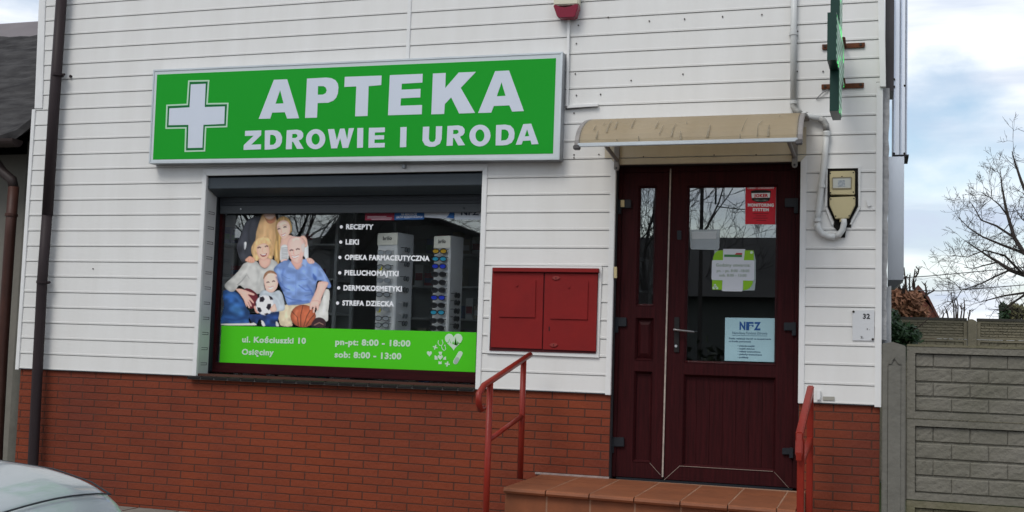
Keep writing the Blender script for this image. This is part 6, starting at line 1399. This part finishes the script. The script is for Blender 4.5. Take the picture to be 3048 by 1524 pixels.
# cabin
cs_ = [(-1.95, 0.95, 0.70, 0.70), (-1.75, 1.30, 0.66, 0.60), (-1.2, 1.44, 0.68, 0.56), (-0.4, 1.48, 0.70, 0.57), (0.1, 1.42, 0.71, 0.57), (0.45, 1.22, 0.72, 0.62), (0.80, 1.06, 0.73, 0.70)]
vs = []; fs = []
for x, zt5, wb, wt in cs_: vs += [(x, -wb, 0.97), (x, -wt, zt5 - 0.04), (x, -wt * .7, zt5), (x, wt * .7, zt5), (x, wt, zt5 - 0.04), (x, wb, 0.97)]
for i in range(len(cs_) - 1):
    for k in range(5): fs.append((i * 6 + k, i * 6 + k + 1, (i + 1) * 6 + k + 1, (i + 1) * 6 + k))
fs += [(0, 1, 2, 3, 4, 5), tuple((len(cs_) - 1) * 6 + k for k in (5, 4, 3, 2, 1, 0))]
MB().add(vs, fs).build('cabin', PAINT, CAR, smooth=False, bevel=0.02)
MB().add([(0.13, -0.50, 1.405), (0.13, 0.50, 1.405), (0.80, 0.66, 1.03), (0.80, -0.66, 1.03), (0.14, -0.50, 1.43), (0.14, 0.50, 1.43), (0.82, 0.66, 1.055), (0.82, -0.66, 1.055)], [(0, 1, 2, 3), (7, 6, 5, 4), (0, 4, 5, 1), (1, 5, 6, 2), (2, 6, 7, 3), (3, 7, 4, 0)]).build('windscreen', CG, CAR)
for sg in (-1, 1):
    for x0_, x1_ in ((-0.45, 0.32), (-1.3, -0.52)):
        MB().add([(x0_, sg * .715, 0.98), (x1_, sg * .73, 0.98), (x1_ - 0.12 * (x1_ > 0), sg * .62, 1.34), (x0_, sg * .60, 1.38), (x0_, sg * .725, 0.98), (x1_, sg * .74, 0.98), (x1_ - 0.12 * (x1_ > 0), sg * .635, 1.34), (x0_, sg * .615, 1.38)], [(0, 1, 2, 3), (7, 6, 5, 4), (0, 4, 5, 1), (1, 5, 6, 2), (2, 6, 7, 3), (3, 7, 4, 0)]).build('side_window', CG, CAR)
    for xw_ in (1.28, -1.28):
        wh = MB().tube([(xw_, sg * 0.70, 0.31), (xw_, sg * 0.875, 0.31)], 0.31, 28).build('wheel', TYRE, CAR, bevel=0.02)
        MB().tube([(xw_, sg * 0.80, 0.31), (xw_, sg * 0.882, 0.31)], 0.19, 24).build('rim', RIM, wh)
    hl = MB(); hl.add([(1.80, sg * .50, .70), (1.985, sg * .50, .68), (1.83, sg * .765, .72), (1.66, sg * .81, .76), (1.80, sg * .50, .84), (1.93, sg * .50, .81), (1.80, sg * .75, .85), (1.62, sg * .805, .885)], [(0, 3, 2, 1), (4, 5, 6, 7), (0, 1, 5, 4), (1, 2, 6, 5), (2, 3, 7, 6), (3, 0, 4, 7)]); hl.build('headlight', mat('headlight_glass', (0.30, 0.33, 0.35), 0.06, 0.2), CAR, bevel=0.01)
MB().box(1.985, 2.04, -0.26, 0.26, 0.42, 0.53).build('number_plate', mat('blank_plate', (0.6, 0.6, 0.58), 0.4), CAR, bevel=0.004)
MB().box(1.90, 2.015, -0.42, 0.42, 0.56, 0.635).build('grille', BLACKM, CAR, bevel=0.006)
CAR.rotation_euler = (0, 0, 0.2147); CAR.location = (-2.20, -5.543, -0.06)

# ------------------------------------------------------------------ across the street (seen in the glass)
OH = thing('street_house', (-3.0, -25.0, -0.06), 'long dark roofed house across the street, seen as a reflection in the glass', 'house')
OW = mat('opposite_plaster', (0.10, 0.10, 0.09), 0.9, noise=(1, 0.3)); ORF = mat('opposite_roof', (0.03, 0.028, 0.028), 0.9, noise=(3, 0.4))
MB().box(-26, 0.0, -29, -22.0, -0.06, 3.0).build('wall', OW, OH)
MB().add([(-26.5, -21.5, 2.9), (0.3, -21.5, 2.9), (0.3, -29.5, 2.9), (-26.5, -29.5, 2.9), (-25.5, -25.5, 4.85), (-0.4, -25.5, 4.85)], [(0, 1, 5, 4), (1, 2, 5), (2, 3, 4, 5), (3, 0, 4), (3, 2, 1, 0)]).build('roof', ORF, OH)
for k in range(5):
    MB().box(-24.5 + k * 5.0, -23.3 + k * 5.0, -22.0, -21.96, 0.9, 2.2).build('window', CG, OH)
SB = thing('street_barn', (-9.85, -20.5, -0.06), 'dark barn with a lopsided gable across the street, mirrored behind the service list', 'barn')
MB().prism([[(-12.25, -20.0, -0.06), (-7.55, -20.0, -0.06), (-7.55, -20.0, 4.2), (-10.95, -20.0, 5.35), (-11.65, -20.0, 5.0), (-12.25, -20.0, 4.1)]], -1.4).build('wall', OW, SB)
MB().prism([[(-7.25, -19.8, 4.1), (-7.25, -19.8, 4.22), (-10.95, -19.8, 5.5), (-11.75, -19.8, 5.12), (-12.55, -19.8, 4.0), (-12.45, -19.8, 3.95), (-11.70, -19.8, 5.02), (-10.95, -19.8, 5.38)]], -1.6).build('roof', ORF, SB)
TH = thing('tall_house', (3.0, -25.0, -0.06), 'tall dark house across the street, mirrored at the right of the door pane', 'house')
MB().box(0.45, 7.0, -29, -22.0, -0.06, 5.0).build('wall', OW, TH)
MB().add([(0.3, -21.7, 5.0), (7.3, -21.7, 5.0), (7.3, -29.5, 5.0), (0.3, -29.5, 5.0), (1.5, -25.5, 6.6), (6.0, -25.5, 6.6)], [(0, 1, 5, 4), (1, 2, 5), (2, 3, 4, 5), (3, 0, 4), (3, 2, 1, 0)]).build('roof', ORF, TH)
HG = thing('street_hedge', (0, -18.5, -0.06), 'dark hedge across the street, mirrored low in the panes', 'hedge')
mb = MB(); leaf_cloud(mb, [((x * 1.2 - 16, -18.5, 0.9), (0.9, 0.6, 1.0 + 0.3 * math.sin(x * 2.1))) for x in range(22)], 3200, 0.14, rs2); mb.build('foliage', mat('hedge_leaf', (0.035, 0.04, 0.022), 0.8, island=0.4), HG)
def street_tree(x, y, seed, h, label, n_l=6):
    r_ = random.Random(seed); o_ = thing('street_tree', (x, y, -0.06), label, 'tree', 'bare trees across the street')
    fk = Vector((x, y, h * 0.30)); MB().tube([Vector((x, y, -0.06)), Vector((x + .05, y, h * .15)), fk], [0.24, 0.19, 0.16], 9).build('trunk', BARK, o_)
    mb_ = MB()
    for k in range(n_l):
        a_ = 2 * math.pi * k / n_l + r_.uniform(-.3, .3); grow(mb_, fk, Vector((math.cos(a_) * 0.7, math.sin(a_) * 0.7, r_.uniform(0.7, 1.3))), h * 0.34, 0.055, 4, r_, 0.03, 0.55, 4, 0.006, (2, 3), 5)
    mb_.build('crown', BARK, o_)
def mirror_x(px, Y):
    d = ray(px, 700); return CAM[0] + d[0] / d[1] * ((0.15 - CAM[1]) + (0.15 - Y))
for px, Y, seed, h, lab in ((700, -15.5, 2, 8.0, 'bare street tree mirrored behind the family print'), (830, -17.0, 3, 8.5, 'bare street tree mirrored beside the young woman in the print'), (960, -16.0, 5, 7.5, 'bare street tree mirrored left of the word RECEPTY'), (1925, -19.0, 7, 9.5, 'dense bare tree mirrored in the slim pane of the side leaf'), (2035, -23.5, 11, 6.6, 'bare tree mirrored at the left edge of the big door pane')):
    street_tree(mirror_x(px, Y), Y, seed, h, lab)
PO = thing('street_pole', (mirror_x(2088, -20.5), -20.5, -0.06), 'dark wooden utility pole across the street mirrored in the big door pane', 'pole')
x_ = PO.location.x; MB().tube([(x_, -20.5, -0.06), (x_, -20.5, 6.2)], [0.06, 0.045], 9).build('mast', BARK, PO)
MB().tube([(x_, -20.5, 6.0), (x_ + .2, -20.5, 6.3), (x_ + .35, -20.5, 5.9), (x_ + .35, -20.5, 5.2)], 0.025, 6).build('bracket', BLACKM, PO)
